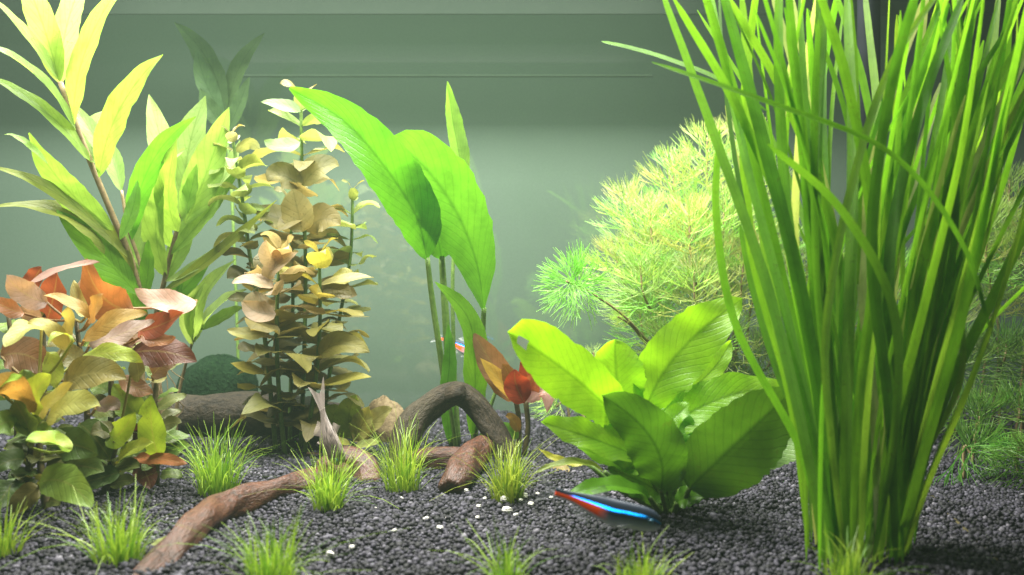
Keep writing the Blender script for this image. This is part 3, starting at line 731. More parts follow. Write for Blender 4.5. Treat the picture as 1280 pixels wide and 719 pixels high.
def stem_to(x, y, d, bx=None, bd=50, size=2.5, n=12, frac=.75, c=Y1):
    bx = x * .6 + 880 * .4 if bx is None else bx
    by = CY + F * CAMZ / bd
    return ([(bx, by, bd), ((bx + x) / 2 + rnd.uniform(-15, 15), (by + y) / 2 - 20, (bd + d) / 2), (x * .85 + bx * .15, y + (by - y) * .18, d), (x, y, d)], size, n, frac, c)
feathers('feathery_plant', P(880, 556, 50), 'feathery yellow-green fine-leaved bush behind the lime broad-leaved plant',
    [stem_to(884, 172, 50), stem_to(925, 165, 51.5), stem_to(842, 205, 51, n=13), stem_to(782, 245, 50.5, bx=860, n=13), stem_to(812, 262, 48.5, n=12), stem_to(768, 312, 50, bx=850, n=11),
     stem_to(862, 268, 47.5, n=11), stem_to(905, 250, 48.5, n=11), stem_to(945, 210, 50, n=12), stem_to(800, 330, 47.5, n=9), stem_to(868, 340, 46.5, n=9), stem_to(930, 315, 47.5, n=9),
     stem_to(965, 290, 49.5, n=11), stem_to(800, 390, 48.5, n=8, c=Y2), stem_to(840, 420, 46.5, n=7, c=Y2), stem_to(900, 410, 46.5, n=7, c=Y2), stem_to(742, 440, 50, bx=760, size=1.2, n=5, c=(1.15, 1.15, 1.2)),
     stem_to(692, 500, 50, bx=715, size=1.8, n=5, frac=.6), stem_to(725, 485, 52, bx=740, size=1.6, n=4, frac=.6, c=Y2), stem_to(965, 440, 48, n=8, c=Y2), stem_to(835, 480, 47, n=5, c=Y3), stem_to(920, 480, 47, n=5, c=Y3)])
feathers('feathery_sprig', P(840, 548, 48), 'single feathery sprig leaning out with a round star-shaped head on a bare stem',
    [([(840, 550, 48), (835, 470, 48), (790, 405, 46.5), (738, 366, 44.8), (708, 352, 42.5)], 2.0, 4, .20, (.85, 1.0, .75)), ([(815, 440, 47.5), (790, 408, 46.6), (772, 396, 46)], .9, 3, .5, (1.0, 1.1, .8))])
feathers('feathery_thicket', P(1200, 560, 47), 'shaded feathery green thicket behind the tall ribbon-leaved plant',
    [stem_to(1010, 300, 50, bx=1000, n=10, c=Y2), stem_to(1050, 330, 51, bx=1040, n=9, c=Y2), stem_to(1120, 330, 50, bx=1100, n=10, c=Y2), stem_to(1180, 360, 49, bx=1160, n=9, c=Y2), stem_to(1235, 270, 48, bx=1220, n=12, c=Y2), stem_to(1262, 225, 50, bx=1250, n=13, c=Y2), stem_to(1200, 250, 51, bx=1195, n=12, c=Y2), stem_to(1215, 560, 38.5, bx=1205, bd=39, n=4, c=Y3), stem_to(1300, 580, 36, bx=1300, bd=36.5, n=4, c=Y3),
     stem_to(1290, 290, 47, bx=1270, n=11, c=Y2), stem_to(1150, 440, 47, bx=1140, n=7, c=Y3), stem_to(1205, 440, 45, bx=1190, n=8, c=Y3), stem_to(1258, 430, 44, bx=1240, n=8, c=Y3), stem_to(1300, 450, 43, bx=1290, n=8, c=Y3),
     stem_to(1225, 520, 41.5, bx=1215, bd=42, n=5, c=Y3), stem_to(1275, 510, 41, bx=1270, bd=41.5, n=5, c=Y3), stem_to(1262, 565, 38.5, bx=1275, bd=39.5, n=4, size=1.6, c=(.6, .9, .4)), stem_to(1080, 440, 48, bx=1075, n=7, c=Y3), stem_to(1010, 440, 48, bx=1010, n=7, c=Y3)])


# ------------------------------------------------------------------ tall ribbon-leaved plant
def ribbons():
    t = thing('ribbon_leaf_plant', P(1075, 716, 26.5), 'tall dense fan of long ribbon-like green leaves growing from the front gravel', 'plant')
    g1 = (.17, .41, .03, 1); g2 = (.21, .46, .035, 1); g3 = (.28, .50, .06, 1); g4 = (.12, .31, .025, 1); pale = (.46, .52, .26, 1); g5 = (.075, .20, .02, 1)
    def blade(pts, wpx, c, tilt=0, roll=0, twist=0, **k):
        w = [P(*p) for p in pts]; w[0].z = min(w[0].z, 0)
        dm = sum(p[2] for p in pts) / len(pts)
        leaf(t, w, wpx * .62 * dm / F, M_STRAP, jit(c, .16), nl=28, nw=4, shape='strap', tilt=tilt, roll=roll, twist=twist, fold=k.get('fold', .10), wave=.015, waves=2)
    B = lambda x, d=26.5: (x, CY + F * CAMZ / d, d)
    Q = [([B(1032), (1008, 560, 27), (960, 360, 28.5), (890, 160, 30), (824, -20, 31)], 22, g1), ([B(1046), (1020, 560, 27), (985, 400, 28), (930, 190, 29.5), (884, -30, 31)], 20, g1),
         ([B(1052), (1030, 540, 27), (1000, 360, 28), (955, 180, 29), (898, -30, 30)], 27, g4), ([B(1040), (1012, 560, 27.5), (970, 400, 28.5), (945, 200, 30), (926, -20, 31)], 22, g3),
         ([B(1062), (1058, 560, 26.8), (1062, 380, 27.4), (1066, 180, 28.5), (1058, -20, 30)], 24, g2), ([B(1075), (1080, 560, 26.8), (1092, 380, 27.4), (1102, 180, 28.5), (1112, -20, 30)], 22, g3),
         ([B(1100), (1110, 560, 26.6), (1150, 400, 27), (1200, 190, 27.8), (1232, -20, 29)], 26, g2), ([B(1118), (1150, 580, 26.6), (1205, 380, 27), (1250, 160, 27.6), (1292, -30, 28.5)], 30, g2),
         ([B(1112), (1135, 560, 27.2), (1165, 400, 28), (1190, 200, 29), (1218, -20, 30)], 24, g4), ([B(1124), (1160, 600, 26.6), (1215, 470, 26.8), (1262, 330, 27), (1300, 170, 27.4)], 26, g3),
         ([B(1058), (1040, 560, 26.4), (1032, 420, 26.8), (1060, 250, 27.2), (1110, 90, 27.6), (1180, -20, 28)], 16, g3), ([B(1090), (1120, 520, 26.2), (1115, 380, 26.3), (1050, 260, 26.5), (960, 180, 26.8)], 18, g1),
         ([B(1070), (1075, 540, 28.5), (1050, 330, 30), (1010, 150, 31), (962, -20, 32)], 18, pale), ([B(1075), (1060, 540, 29), (1040, 330, 31), (1020, 150, 32), (985, -20, 33)], 20, pale),
         ([B(1090), (1100, 540, 29), (1120, 330, 31), (1140, 150, 32), (1160, -20, 33)], 18, pale), ([B(1085), (1095, 540, 28.5), (1105, 330, 30), (1098, 150, 31.5), (1080, -20, 33)], 20, g3),
         ([B(1110), (1140, 540, 29), (1190, 330, 31), (1230, 150, 32), (1250, -20, 33)], 18, g3), ([B(1120), (1160, 540, 29), (1220, 330, 31), (1262, 200, 32), (1300, 60, 33)], 18, g2)]
    for pts, w, c in Q: blade(pts, w, c, roll=rnd.uniform(-35, 35), twist=rnd.uniform(-50, 50))
    for k in range(92):
        f = rnd.random(); x0 = 1014 + 126 * f + rnd.uniform(-10, 10)
        d0 = rnd.uniform(26.2, 29.5)
        x1 = 930 + 380 * f + rnd.uniform(-120, 120); top = rnd.uniform(-60, 30) if rnd.random() < .72 else rnd.uniform(60, 330)
        if 1040 < x1 < 1130: x1 += rnd.choice([-70, 75])       # a gap in front of the filter pipe
        d1 = d0 + rnd.uniform(1, 6)
        H = (CY + F * CAMZ / d0) - top
        cv = rnd.uniform(-60, 60)
        pts = [B(x0, d0), (x0 + (x1 - x0) * .13 + cv * .3, top + H * .74, d0 + (d1 - d0) * .2), (x0 + (x1 - x0) * .40 + cv, top + H * .46, d0 + (d1 - d0) * .5), (x0 + (x1 - x0) * .72 + cv * .7, top + H * .2, d0 + (d1 - d0) * .8), (x1, top, d1)]
        c = rnd.choice([g1, g1, g2, g2, g4, g4, g3, g5, pale if d1 > 31 else g2])
        blade(pts, rnd.choice([9, 12, 14, 16, 19, 22]), c, roll=rnd.uniform(-35, 35), twist=rnd.uniform(-40, 40))
    for k in range(24):
        x0 = rnd.uniform(1085, 1135); x1 = rnd.uniform(1170, 1350); d0 = rnd.uniform(26.6, 29); d1 = d0 + rnd.uniform(.5, 6); top = rnd.uniform(-50, 120)
        by = CY + F * CAMZ / d0; cv = rnd.uniform(-25, 15)
        pts = [B(x0, d0)] + [(x0 + (x1 - x0) * f ** 1.25 + cv * math.sin(3.1 * f), by + (top - by) * f, d0 + (d1 - d0) * f) for f in (.3, .55, .8, 1)]
        blade(pts, rnd.uniform(9, 20), rnd.choice([g2, g3, pale, g1]), roll=rnd.uniform(-35, 35), twist=rnd.uniform(-40, 40))
    for pts in ([(1240, 420, 27), (1200, 300, 26.8), (1110, 190, 26.8), (960, 128, 27.2), (815, 78, 28)], [(960, 140, 30), (900, 100, 31), (840, 76, 32), (795, 62, 33), (752, 52, 34)]):
        w = [P(*p) for p in pts]
        leaf(t, w, 9 * 27 / F, M_STRAP, g1, name='runner', nl=28, nw=2, shape='strap', tilt=30, fold=.2, wave=0)
ribbons()


# ------------------------------------------------------------------ driftwood, stones
def wood(name, pts, radii, mat, parent, seg=24, n=46, noise=.13):
    n = int(n * 1.7)
    sp = spline([P(*p) for p in pts], n)
    rr = np.interp(np.linspace(0, 1, n), np.linspace(0, 1, len(radii)), radii)
    rr *= .88; rr[0] *= .75; rr[-1] *= .75
    return tube(name, sp, list(rr), mat, parent, seg, noise=noise)
br = thing('driftwood_branch', P(300, 640, 33), 'long red-brown driftwood branch lying across the front gravel', 'driftwood')
wood('branch', [(150, 752, 24.5), (205, 702, 27), (247, 655, 30), (275, 636, 32.5), (330, 618, 35), (392, 600, 37.5), (445, 590, 40)], [.52, .54, .62, .62, .60, .62, .5], M_WOOD, br, n=70)
ar = thing('driftwood_arch', P(575, 560, 44), 'grey-brown driftwood arch standing before the tall sword plant', 'driftwood')
wood('arch', [(500, 590, 42.5), (508, 545, 43), (532, 512, 43.5), (570, 493, 44), (596, 508, 44), (618, 540, 43.6), (640, 580, 43)], [.75, .8, .72, .70, .72, .66, .62], M_WOODG, ar, n=60)
wood('knot', [(562, 494, 43.6), (572, 490, 43.2), (580, 489, 43)], [.5, .5, .36], M_WOODG, ar, n=8, seg=10)
wood('stub', [(600, 562, 41), (585, 578, 39), (572, 595, 37), (561, 612, 36)], [.8, .78, .66, .5], M_WOOD, ar, n=26)
wood('root', [(500, 582, 42), (535, 574, 41.5), (575, 574, 41), (600, 566, 41)], [.5, .6, .6, .5], M_WOOD, ar, n=26)
wood('stump', [(400, 590, 40), (432, 578, 40), (455, 588, 39.5), (462, 612, 38.5)], [.6, .8, .8, .6], M_WOOD, br, n=24)
lg = thing('driftwood_log', P(290, 545, 50), 'thick dark log lying behind the grass under the mossy stone', 'driftwood')
wood('log', [(165, 520, 50), (225, 521, 50), (300, 517, 50), (370, 520, 50), (455, 530, 50)], [1.25, 1.35, 1.4, 1.35, 1.0], M_WOODG, lg, n=50, seg=18, noise=.06)

def lump(name, c, r, mat, label, cat, amp=.15, seed=0, fuzz=0):
    rs = random.Random(seed); V, Fc = [], []; nu, nv = 36, 22
    ph = [rs.uniform(0, 6.28) for _ in range(6)]
    for j in range(nv + 1):
        th = math.pi * j / nv
        for i in range(nu):
            a = 2 * math.pi * i / nu
            k = 1 + amp * (math.sin(2 * a + ph[0]) * math.sin(th) + .7 * math.sin(3 * th + ph[1]) * math.cos(a + ph[2]) + .4 * math.sin(5 * a + 4 * th + ph[3])) + rs.uniform(-fuzz, fuzz)
            V.append((c[0] + r[0] * k * math.sin(th) * math.cos(a), c[1] + r[1] * k * math.sin(th) * math.sin(a), c[2] + r[2] * k * math.cos(th)))
    for j in range(nv):
        for i in range(nu):
            i2 = (i + 1) % nu
            Fc.append((j * nu + i, j * nu + i2, (j + 1) * nu + i2, (j + 1) * nu + i))
    o = link(name, mesh(name, V, Fc, mat)); tag(o, label, cat); return o
q = P(272, 478, 54.5); lump('mossy_stone', (q.x, q.y, 1.9), (2.4, 2.2, 2.3), M_MOSS, 'round stone covered in dark green moss behind the log', 'stone', .08, 2, .03)
q = P(480, 530, 48); lump('tan_stone', (q.x, q.y, 1.0), (1.35, 1.0, 1.35), M_STONE, 'small tan rough stone beside the foot of the driftwood arch', 'stone', .16, 5, .02)
sk = thing('thin_dark_line', P(1210, 665, 30.5), 'thin dark line along the gravel at the far right', 'stick')
tube('dark_tube', spline([P(1165, 622, 35.2), P(1205, 662, 30.9), P(1246, 702, 27.2)], 14), .09, M_STEMD, sk, 6, noise=.1)  # thin dark tube running along the gravel
pp = thing('filter_pipe', P(1086, 540, 45), 'black vertical filter pipe behind the ribbon-leaved plant', 'pipe')
tube('pipe', [P(1086, y, 45) for y in (-120, 100, 235)], .55, M_PIPE, pp, 16)
tube('pipe_cap', [P(1086, 235, 45), P(1086, 250, 45)], [.42, .34], M_PIPE, pp, 16)
tube('bracket', [P(1086, -100, 45), P(1086, 0, 60)], .25, M_BLACK, pp, 8)

# ------------------------------------------------------------------ small plants
def red_sprig():
    t = thing('red_leaf_sprig', P(655, 566, 45), 'small red and bronze leaved sprig beside the driftwood arch', 'plant')
    rd = (.42, .07, .03, 1); bz = (.36, .19, .10, 1); am = (.52, .33, .05, 1); pk = (.52, .30, .26, 1)
    s1 = tube('stem', spline([P(648, 568, 45), P(649, 530, 45), P(645, 500, 45)], 12), .13, M_STEMD, t)
    s2 = tube('stem', spline([P(655, 570, 44.5), P(660, 535, 44.5), P(657, 500, 44.5)], 12), .13, M_STEMD, t)
    for s, b, m, tp, w, d, c, tl in [(s1, (646, 502), (618, 462), (592, 416), 36, 45, bz, 15), (s1, (645, 500), (628, 478), (600, 448), 22, 44.5, am, 30), (s1, (647, 500), (640, 470), (628, 455), 22, 44, (.30, .16, .05, 1), 10),
                                     (s2, (656, 504), (640, 478), (644, 462), 34, 43.8, rd, 10), (s2, (658, 502), (668, 470), (650, 452), 30, 44.5, rd, 5), (s2, (659, 502), (676, 486), (680, 450), 22, 45, pk, 10),
                                     (s2, (659, 503), (690, 470), (684, 516), 22, 44, pk, 30), (s2, (657, 500), (664, 480), (668, 466), 26, 44.2, (.40, .14, .06, 1), 20), (s1, (649, 540), (640, 520), (632, 520), 16, 44.6, (.30, .18, .04, 1), 30),
                                     (s1, (648, 548), (628, 530), (618, 538), 18, 44.6, (.16, .38, .04, 1), 30)]:
        px_leaf(s, b, m, tp, w, d, M_COPPER, c, dt=d - .6, tilt=tl, roll=rnd.uniform(-15, 15), shape='ovate', fold=.2, wave=.06, waves=1.5)
red_sprig()
def young():
    t = thing('young_plant', P(440, 566, 45), 'small yellow-green leafy seedling between the oval-leaved bunch and the tan stone', 'plant')
    s = tube('stem', spline([P(442, 570, 45), P(441, 545, 45), P(438, 520, 45)], 8), .08, M_STEMG, t, 6)
    for b, m, tp, w, d, c, tl in [((438, 545), (420, 520), (404, 508), 34, 45, (.30, .40, .06, 1), 20), ((440, 548), (430, 515), (446, 494), 36, 45, (.34, .46, .07, 1), 10), ((442, 550), (455, 530), (462, 508), 30, 44.5, (.36, .36, .10, 1), 20),
                                  ((442, 552), (470, 520), (490, 510), 26, 44.5, (.40, .36, .12, 1), 30), ((438, 556), (420, 548), (404, 550), 12, 44, (.40, .40, .08, 1), 50), ((444, 556), (462, 556), (476, 552), 14, 44, (.32, .36, .10, 1), 50)]:
        px_leaf(s, b, m, tp, w, d, M_OVAL, c, dt=d - .6, tilt=tl, roll=rnd.uniform(-15, 15), shape='ovate', fold=.2)
young()

def tuft(px, py, hpx, wpx, n, label, tone=(1, 1, 1, 1), lean=0):
    d = ground_d(py) if py < 760 else 24
    b = P(px, py, d); b.z = 0
    k = d / F
    V, Fc = [], []
    for i in range(n):
        a = rnd.uniform(0, 6.283); r0 = (rnd.random() ** .7) * wpx * .30 * k
        p = b + Vector((math.cos(a) * r0, math.sin(a) * r0, -.05))
        h = hpx * k * 1.12 * rnd.uniform(.3, 1.0) * (1.2 if rnd.random() < .12 else 1)
        out = rnd.choice([rnd.uniform(.05, .5), rnd.uniform(.3, 1.15)]) * (r0 / (wpx * .3 * k) * .7 + .35)
        if rnd.random() < .2: out *= 1.9
        a2 = a + rnd.uniform(-1.1, 1.1)
        dr = Vector((math.cos(a2) + lean, math.sin(a2), 0)) * (h * out)
        w = rnd.uniform(.018, .042)
        side = Vector((math.cos(a2 + 1.57 + rnd.uniform(-1, 1)), math.sin(a2 + 1.57), 0)).normalized() * w
        v0 = len(V); ns = 6; bw = rnd.uniform(1.2, 2.4); kink = rnd.uniform(-3.5, 3.5)
        droop = rnd.uniform(0, .7) * out
        for j in range(ns + 1):
            s = j / ns
            c = p + dr * (s ** bw) + Vector((0, 0, h * (s - droop * s ** 3))) + side * (kink * math.sin(3 * s))
            ww = side * (1 - s * .8)
            V += [c - ww, c + ww]  # ribbon
            if j < ns: q = v0 + 2 * j; Fc.append((q, q + 1, q + 3, q + 2))
    o = link('grass_tuft', mesh('grass_tuft', V, Fc, M_GRASS, smooth=True), None, tone)
    tag(o, label, 'grass', 'tufts of hair grass on the gravel')
tuft(272, 617, 92, 84, 230, 'green hair grass tuft behind the long driftwood branch', (.95, 1, 1, 1))
tuft(410, 641, 88, 62, 200, 'dense hair grass tuft in front of the branch end below the pale fish')
tuft(504, 616, 92, 72, 190, 'hair grass tuft at the foot of the driftwood arch', (1, .95, 1, 1))
tuft(634, 624, 78, 66, 240, 'olive hair grass tuft below the red sprig beside the white pebbles', (.95, .82, .9, 1))
tuft(148, 708, 88, 92, 210, 'hair grass tuft before the copper-leaved plant, left of the branch')
tuft(340, 735, 92, 92, 200, 'hair grass tuft in front of the long driftwood branch at the picture bottom', (.95, 1, 1, 1))
tuft(634, 735, 76, 52, 90, 'sparse hair grass tuft at the bottom centre below the white pebbles', (.95, 1, 1, 1))
tuft(800, 738, 62, 90, 150, 'hair grass tuft directly under the neon fish', (1, .95, 1, 1), .15)
tuft(4, 690, 66, 70, 90, 'hair grass tuft cut by the left picture edge', (1.1, 1, 1, 1), .2)
tuft(1058, 738, 66, 90, 150, 'short hair grass tuft at the base of the ribbon-leaved plant')

fr = thing('leaf_fragment', P(200, 682, 28.9), 'pale torn leaf fragment lying on gravel beside the branch', 'leaf')
leaf(fr, [P(186, 686, 28.6) * 1.0, P(205, 676, 28.8), P(224, 668, 29)], .30, M_OVAL, (.42, .48, .16, 1), name='blade', tilt=60, fold=.3, shape='ovate')
fr2 = thing('brown_fragment', P(702, 592, 40), 'small brown dead leaf on gravel left of the lime rosette', 'leaf')
leaf(fr2, [P(712, 590, 39.6), P(700, 584, 39.8), P(688, 588, 40)], .5, M_COPPER, (.30, .22, .06, 1), name='blade', tilt=60, fold=.3, shape='ovate')
# white grains scattered on the gravel before the arch
PEB = {(583, 617): 'white pebble right beside the driftwood stub end', (634, 642): 'biggest white pebble, flat, just below the olive grass tuft', (630, 628): 'second biggest white pebble, touching the olive grass tuft',
       (533, 653): 'left one of the white pebble pair below the driftwood stub', (560, 652): 'right one of the white pebble pair below the driftwood stub', (550, 664): 'white pebble lowest of the three below the driftwood stub',
       (440, 689): 'white pebble near the picture bottom between two grass tufts', (412, 697): 'lowest white pebble of all, right of the front grass tuft', (493, 668): 'lone white pebble midway between branch tuft and bottom tuft',
       (689, 626): 'white pebble of the scatter closest to the neon fish tail', (672, 621): 'white pebble uppermost right of the olive grass tuft', (502, 627): 'white pebble just below the grass tuft at the arch foot', (470, 640): 'smallest white pebble, alone below two middle grass tufts'}
for x, y, r in [(583, 617, .12), (606, 627, .10), (630, 628, .20), (651, 629, .10), (657, 625, .11), (664, 634, .13), (634, 642, .22), (672, 621, .10), (645, 648, .10), (533, 653, .13), (560, 652, .11),
                (550, 664, .13), (440, 689, .11), (412, 697, .14), (493, 668, .10), (598, 637, .11), (597, 651, .09), (689, 626, .09), (657, 622, .09), (502, 627, .10), (470, 640, .08)]:
    d = ground_d(y); q = P(x, y, d)
    rs = random.Random(x * 7 + y); V, Fc = [], []
    for j in range(5):
        for i in range(6):
            th = math.pi * (j + .15) / 4.3; a = i * 1.047 + j * .3; k = r * .8 * rs.uniform(.75, 1.2)
            V.append((q.x + k * 1.25 * math.sin(th) * math.cos(a), q.y + k * math.sin(th) * math.sin(a), .13 + k * .75 * math.cos(th)))
    for j in range(4):
        for i in range(6):
            Fc.append((j * 6 + i, j * 6 + (i + 1) % 6, (j + 1) * 6 + (i + 1) % 6, (j + 1) * 6 + i))
    Fc += [tuple(range(6))[::-1], tuple(range(24, 30))]
    o = link('white_pebble', mesh('white_pebble', V, Fc, M_WHITE, smooth=False))
    tag(o, PEB.get((x, y), 'tiny white pebble in the loose scatter beside the olive grass tuft'), 'pebble', 'white pebbles on the dark gravel')


# ------------------------------------------------------------------ fish
def fish_mat(name, kind):
    m, nt, out = new_mat(name); L = nt.links.new
    uv = N(nt, 'ShaderNodeUVMap'); uv.uv_map = 'uv'
    sx = N(nt, 'ShaderNodeSeparateXYZ'); L(uv.outputs[0], sx.inputs[0]); s, h = sx.outputs[0], sx.outputs[1]   # s: 0 nose..1 tail, h: 0 belly..1 back
    f = noise_n(nt, uv.outputs[0], 30, 3)
    hh = math_n(nt, 'ADD', h, math_n(nt, 'MULTIPLY', math_n(nt, 'SUBTRACT', f, .5), .06))
    if kind == 'neon':
        col = ramp(nt, hh, [(.08, (.60, .60, .66, 1)), (.30, (.26, .29, .38, 1)), (.5, (.04, .06, .12, 1)), (.85, (.03, .042, .065, 1))])
        red = math_n(nt, 'MULTIPLY', math_n(nt, 'SUBTRACT', math_n(nt, 'MULTIPLY', s, 9), 4.1, True), math_n(nt, 'SUBTRACT', 1, math_n(nt, 'MULTIPLY', math_n(nt, 'SUBTRACT', math_n(nt, 'ABSOLUTE', math_n(nt, 'SUBTRACT', hh, .40)), .16), 9, True), True))
        col = mixrgb(nt, 'MIX', red, col, (.90, .085, .012, 1))
        blue = math_n(nt, 'MULTIPLY', math_n(nt, 'SUBTRACT', 1, math_n(nt, 'MULTIPLY', math_n(nt, 'SUBTRACT', s, .80), 14, True), True),
                      math_n(nt, 'SUBTRACT', 1, math_n(nt, 'MULTIPLY', math_n(nt, 'SUBTRACT', math_n(nt, 'ABSOLUTE', math_n(nt, 'SUBTRACT', hh, .66)), .028), 18, True), True))
        bc = mixrgb(nt, 'MIX', s, (.0, .38, 1.0, 1), (.0, .12, 1.0, 1))
        col = mixrgb(nt, 'MIX', blue, col, bc)
    else:
        mp = N(nt, 'ShaderNodeMapping'); mp.inputs['Scale'].default_value = (2.5, 9, 1); L(uv.outputs[0], mp.inputs['Vector'])
        col = ramp(nt, noise_n(nt, mp.outputs[0], 2.2, 4), [(.35, (.045, .038, .034, 1)), (.5, (.15, .12, .105, 1)), (.68, (.36, .30, .27, 1))])
    p = N(nt, 'ShaderNodeBsdfPrincipled'); L(col, p.inputs['Base Color']); p.inputs['Roughness'].default_value = .42; p.inputs['Specular IOR Level'].default_value = .35
    if kind == 'neon':                       # the stripe's mirror platelets are tilted up towards the light
        g = N(nt, 'ShaderNodeNewGeometry'); sc_ = N(nt, 'ShaderNodeVectorMath', operation='SCALE'); sc_.inputs[0].default_value = (-.32, -.45, 1)
        L(math_n(nt, 'MULTIPLY', blue, .6), p.inputs['Metallic'])
        L(math_n(nt, 'ADD', math_n(nt, 'MULTIPLY', blue, 3.0), math_n(nt, 'MULTIPLY', red, 1.5)), sc_.inputs['Scale'])
        L(math_n(nt, 'MULTIPLY', math_n(nt, 'SUBTRACT', 1, math_n(nt, 'ADD', blue, red), True), .18), p.inputs['Specular IOR Level'])
        ad = N(nt, 'ShaderNodeVectorMath', operation='ADD'); L(g.outputs['Normal'], ad.inputs[0]); L(sc_.outputs[0], ad.inputs[1])
        nm = N(nt, 'ShaderNodeVectorMath', operation='NORMALIZE'); L(ad.outputs[0], nm.inputs[0]); L(nm.outputs[0], p.inputs['Normal'])
    L(p.outputs[0], out.inputs[0]); return m
def fin_mat(name, c, alpha):
    m, nt, out = new_mat(name); L = nt.links.new
    p = N(nt, 'ShaderNodeBsdfPrincipled'); p.inputs['Base Color'].default_value = c; p.inputs['Roughness'].default_value = .4
    t = N(nt, 'ShaderNodeBsdfTransparent'); x = N(nt, 'ShaderNodeMixShader')
    uv = N(nt, 'ShaderNodeUVMap'); uv.uv_map = 'uv'; sx = N(nt, 'ShaderNodeSeparateXYZ'); L(uv.outputs[0], sx.inputs[0])
    ray = math_n(nt, 'FRACT', math_n(nt, 'MULTIPLY', sx.outputs[0], 9))
    L(math_n(nt, 'ADD', alpha - .15, math_n(nt, 'MULTIPLY', ray, .3)), x.inputs[0])
    L(t.outputs[0], x.inputs[1]); L(p.outputs[0], x.inputs[2]); L(x.outputs[0], out.inputs[0]); return m
M_NEON = fish_mat('neon_skin', 'neon'); M_PALEF = fish_mat('pale_fish_skin', 'pale')
M_FIN = fin_mat('clear_fin', (.70, .72, .75, 1), .34); M_FINP = fin_mat('pale_fin', (.44, .36, .33, 1), .6)
M_EYE = plain_mat('fish_eye', (.004, .004, .006, 1), (.01, .01, .012, 1), 100, .1, 0)
M_EYER = plain_mat('eye_ring', (.10, .30, .45, 1), (.16, .40, .55, 1), 300, .25, 0)

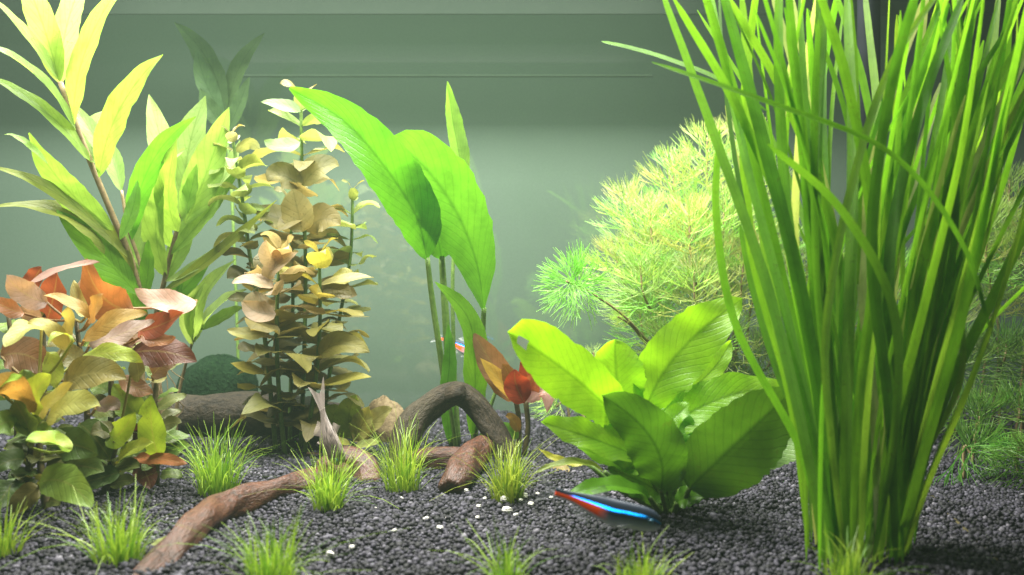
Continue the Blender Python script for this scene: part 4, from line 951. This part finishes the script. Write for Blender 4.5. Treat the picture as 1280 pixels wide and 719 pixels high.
def fish(name, nose, tail, depth_ratio, label, skin, fin, tailfin=.16, dorsal=True, bend=.03, wing=.5):
    """a fish from nose to tail (cm positions); body one mesh, fins and eyes its parts"""
    nose, tail = Vector(nose), Vector(tail)
    ax = tail - nose; L = ax.length * (1 - tailfin); x = ax.normalized()
    up = Vector((0, 0, 1)) - x * x.z
    if up.length < .4: up = Vector((-1, 0, .2)) - x * x.dot(Vector((-1, 0, .2)))
    up.normalize(); y = up.cross(x)
    t = thing(name, (nose + tail) / 2, label, 'fish')
    prof = [(0, .24, -.005), (.02, .48, .0), (.06, .70, .005), (.15, .90, .005), (.30, .95, 0), (.42, 1.0, -.01), (.55, .88, 0), (.68, .66, .01), (.80, .45, .02), (.90, .34, .02), (.97, .34, .02), (1.0, .36, .02)]
    H = L * depth_ratio * .5
    V, Fc, UV = [], [], []; seg = 20
    pos = lambda s, h, side=0: nose + x * (L * s) + up * h + y * (side + bend * L * math.sin(3.1 * s))
    sec = spline([Vector((a, b, c)) for a, b, c in prof], 30)
    for q in sec:
        s, r, o = q
        for k in range(seg):
            a = 2 * math.pi * k / seg
            V.append(pos(s, H * r * math.sin(a) + o * L, H * r * .52 * math.cos(a) * (1 - .55 * max(0, s - .5) * 2))); UV.append((s, .5 + .5 * math.sin(a)))
    for i in range(29):
        for k in range(seg):
            k2 = (k + 1) % seg
            Fc.append((i * seg + k, i * seg + k2, (i + 1) * seg + k2, (i + 1) * seg + k))
    Fc += [tuple(range(seg))[::-1], tuple(29 * seg + k for k in range(seg))]
    link('body', mesh('body', V, Fc, skin, uvs=UV), t)
    def finm(nm, root, tip, mat=fin, n=8, side=0, flare=0):
        V, UV, Fc = [], [], []
        for i in range(n + 1):
            f = i / n
            a = Vector(root[0]).lerp(Vector(root[1]), f); b = Vector(tip[0]).lerp(Vector(tip[1]), f)
            for j in range(4):
                g = j / 3; c = a.lerp(b, g)
                V.append(pos(c.x, c.y * L, side * (1 + flare * g) + .01 * L * g * math.sin(6 * f))); UV.append((f, g))
        for i in range(n):
            for j in range(3):
                q = i * 4 + j; Fc.append((q, q + 1, q + 5, q + 4))
        link(nm, mesh(nm, V, Fc, mat, uvs=UV), t)
    tf = tailfin / (1 - tailfin)
    hr = depth_ratio * .5
    finm('tail_fin', [(.985, hr * .30 + .02, 0), (.985, .02, 0)], [(1 + tf, hr * 1.15, 0), (1 + tf * .55, .02, 0)])
    finm('tail_fin', [(.985, .02, 0), (.985, -hr * .30 + .02, 0)], [(1 + tf * .55, .02, 0), (1 + tf, -hr * 1.0, 0)])
    if dorsal: finm('dorsal_fin', [(.46, hr * .90, 0), (.60, hr * .78, 0)], [(.56, hr * 1.75, 0), (.68, hr * 1.0, 0)])
    finm('anal_fin', [(.58, -hr * .80, 0), (.80, -hr * .42, 0)], [(.66, -hr * 1.6, 0), (.86, -hr * .75, 0)])
    finm('pelvic_fin', [(.40, -hr * .96, 0), (.45, -hr * .95, 0)], [(.50, -hr * 1.45, 0), (.54, -hr * 1.25, 0)])
    for sd in (-1, 1):
        finm('pectoral_fin', [(.24, -hr * .35, 0), (.24, -hr * .6, 0)], [(.36, -hr * .75, 0), (.34, -hr * 1.0, 0)], side=sd * H * .46, flare=wing)
        e = pos(.085, H * .10, sd * H * .37)
        for nm, rr, mt, push in (('eye_ring', .20, M_EYER, 0), ('eye', .125, M_EYE, .10)):
            V, Fc = [], []; R = H * rr; ce = e + y * (sd * H * push)
            for j in range(9):
                th = math.pi * j / 8
                for i in range(12):
                    a = i * math.pi / 6
                    V.append(ce + x * (R * math.sin(th) * math.cos(a)) + up * (R * math.sin(th) * math.sin(a)) + y * (R * .6 * math.cos(th)))
            for j in range(8):
                for i in range(12): Fc.append((j * 12 + i, j * 12 + (i + 1) % 12, (j + 1) * 12 + (i + 1) % 12, (j + 1) * 12 + i))
            link(nm, mesh(nm, V, Fc, mt), t)
    return t
fish('neon_fish', P(826, 655, 26.2), P(670, 611, 27.4), .25, 'small neon fish with glowing blue stripe and red tail over the front gravel', M_NEON, M_FIN)
fish('neon_fish', P(612, 446, 52.5), P(540, 420, 53), .26, 'distant neon fish half hidden behind the tall sword plant stalks', M_NEON, M_FIN)
fish('pale_fish', P(426, 580, 38), P(390, 478, 39), .42, 'pale greyish fish diving nose down beside the grass tuft', M_PALEF, M_FINP, tailfin=.34, wing=3.2, bend=.07)


# ------------------------------------------------------------------ slightly cloudy water
hz, nt, out = new_mat('cloudy_water')
pv = N(nt, 'ShaderNodeVolumePrincipled')
pv.inputs['Color'].default_value = (.66, .95, .72, 1); pv.inputs['Density'].default_value = .07; pv.inputs['Anisotropy'].default_value = 0
nt.links.new(pv.outputs[0], out.inputs['Volume'])
h = box('haze', -75, 75, -12, 70, -8, 45, hz); h['kind'] = 'stuff'; h['label'] = 'slightly cloudy water filling the aquarium'
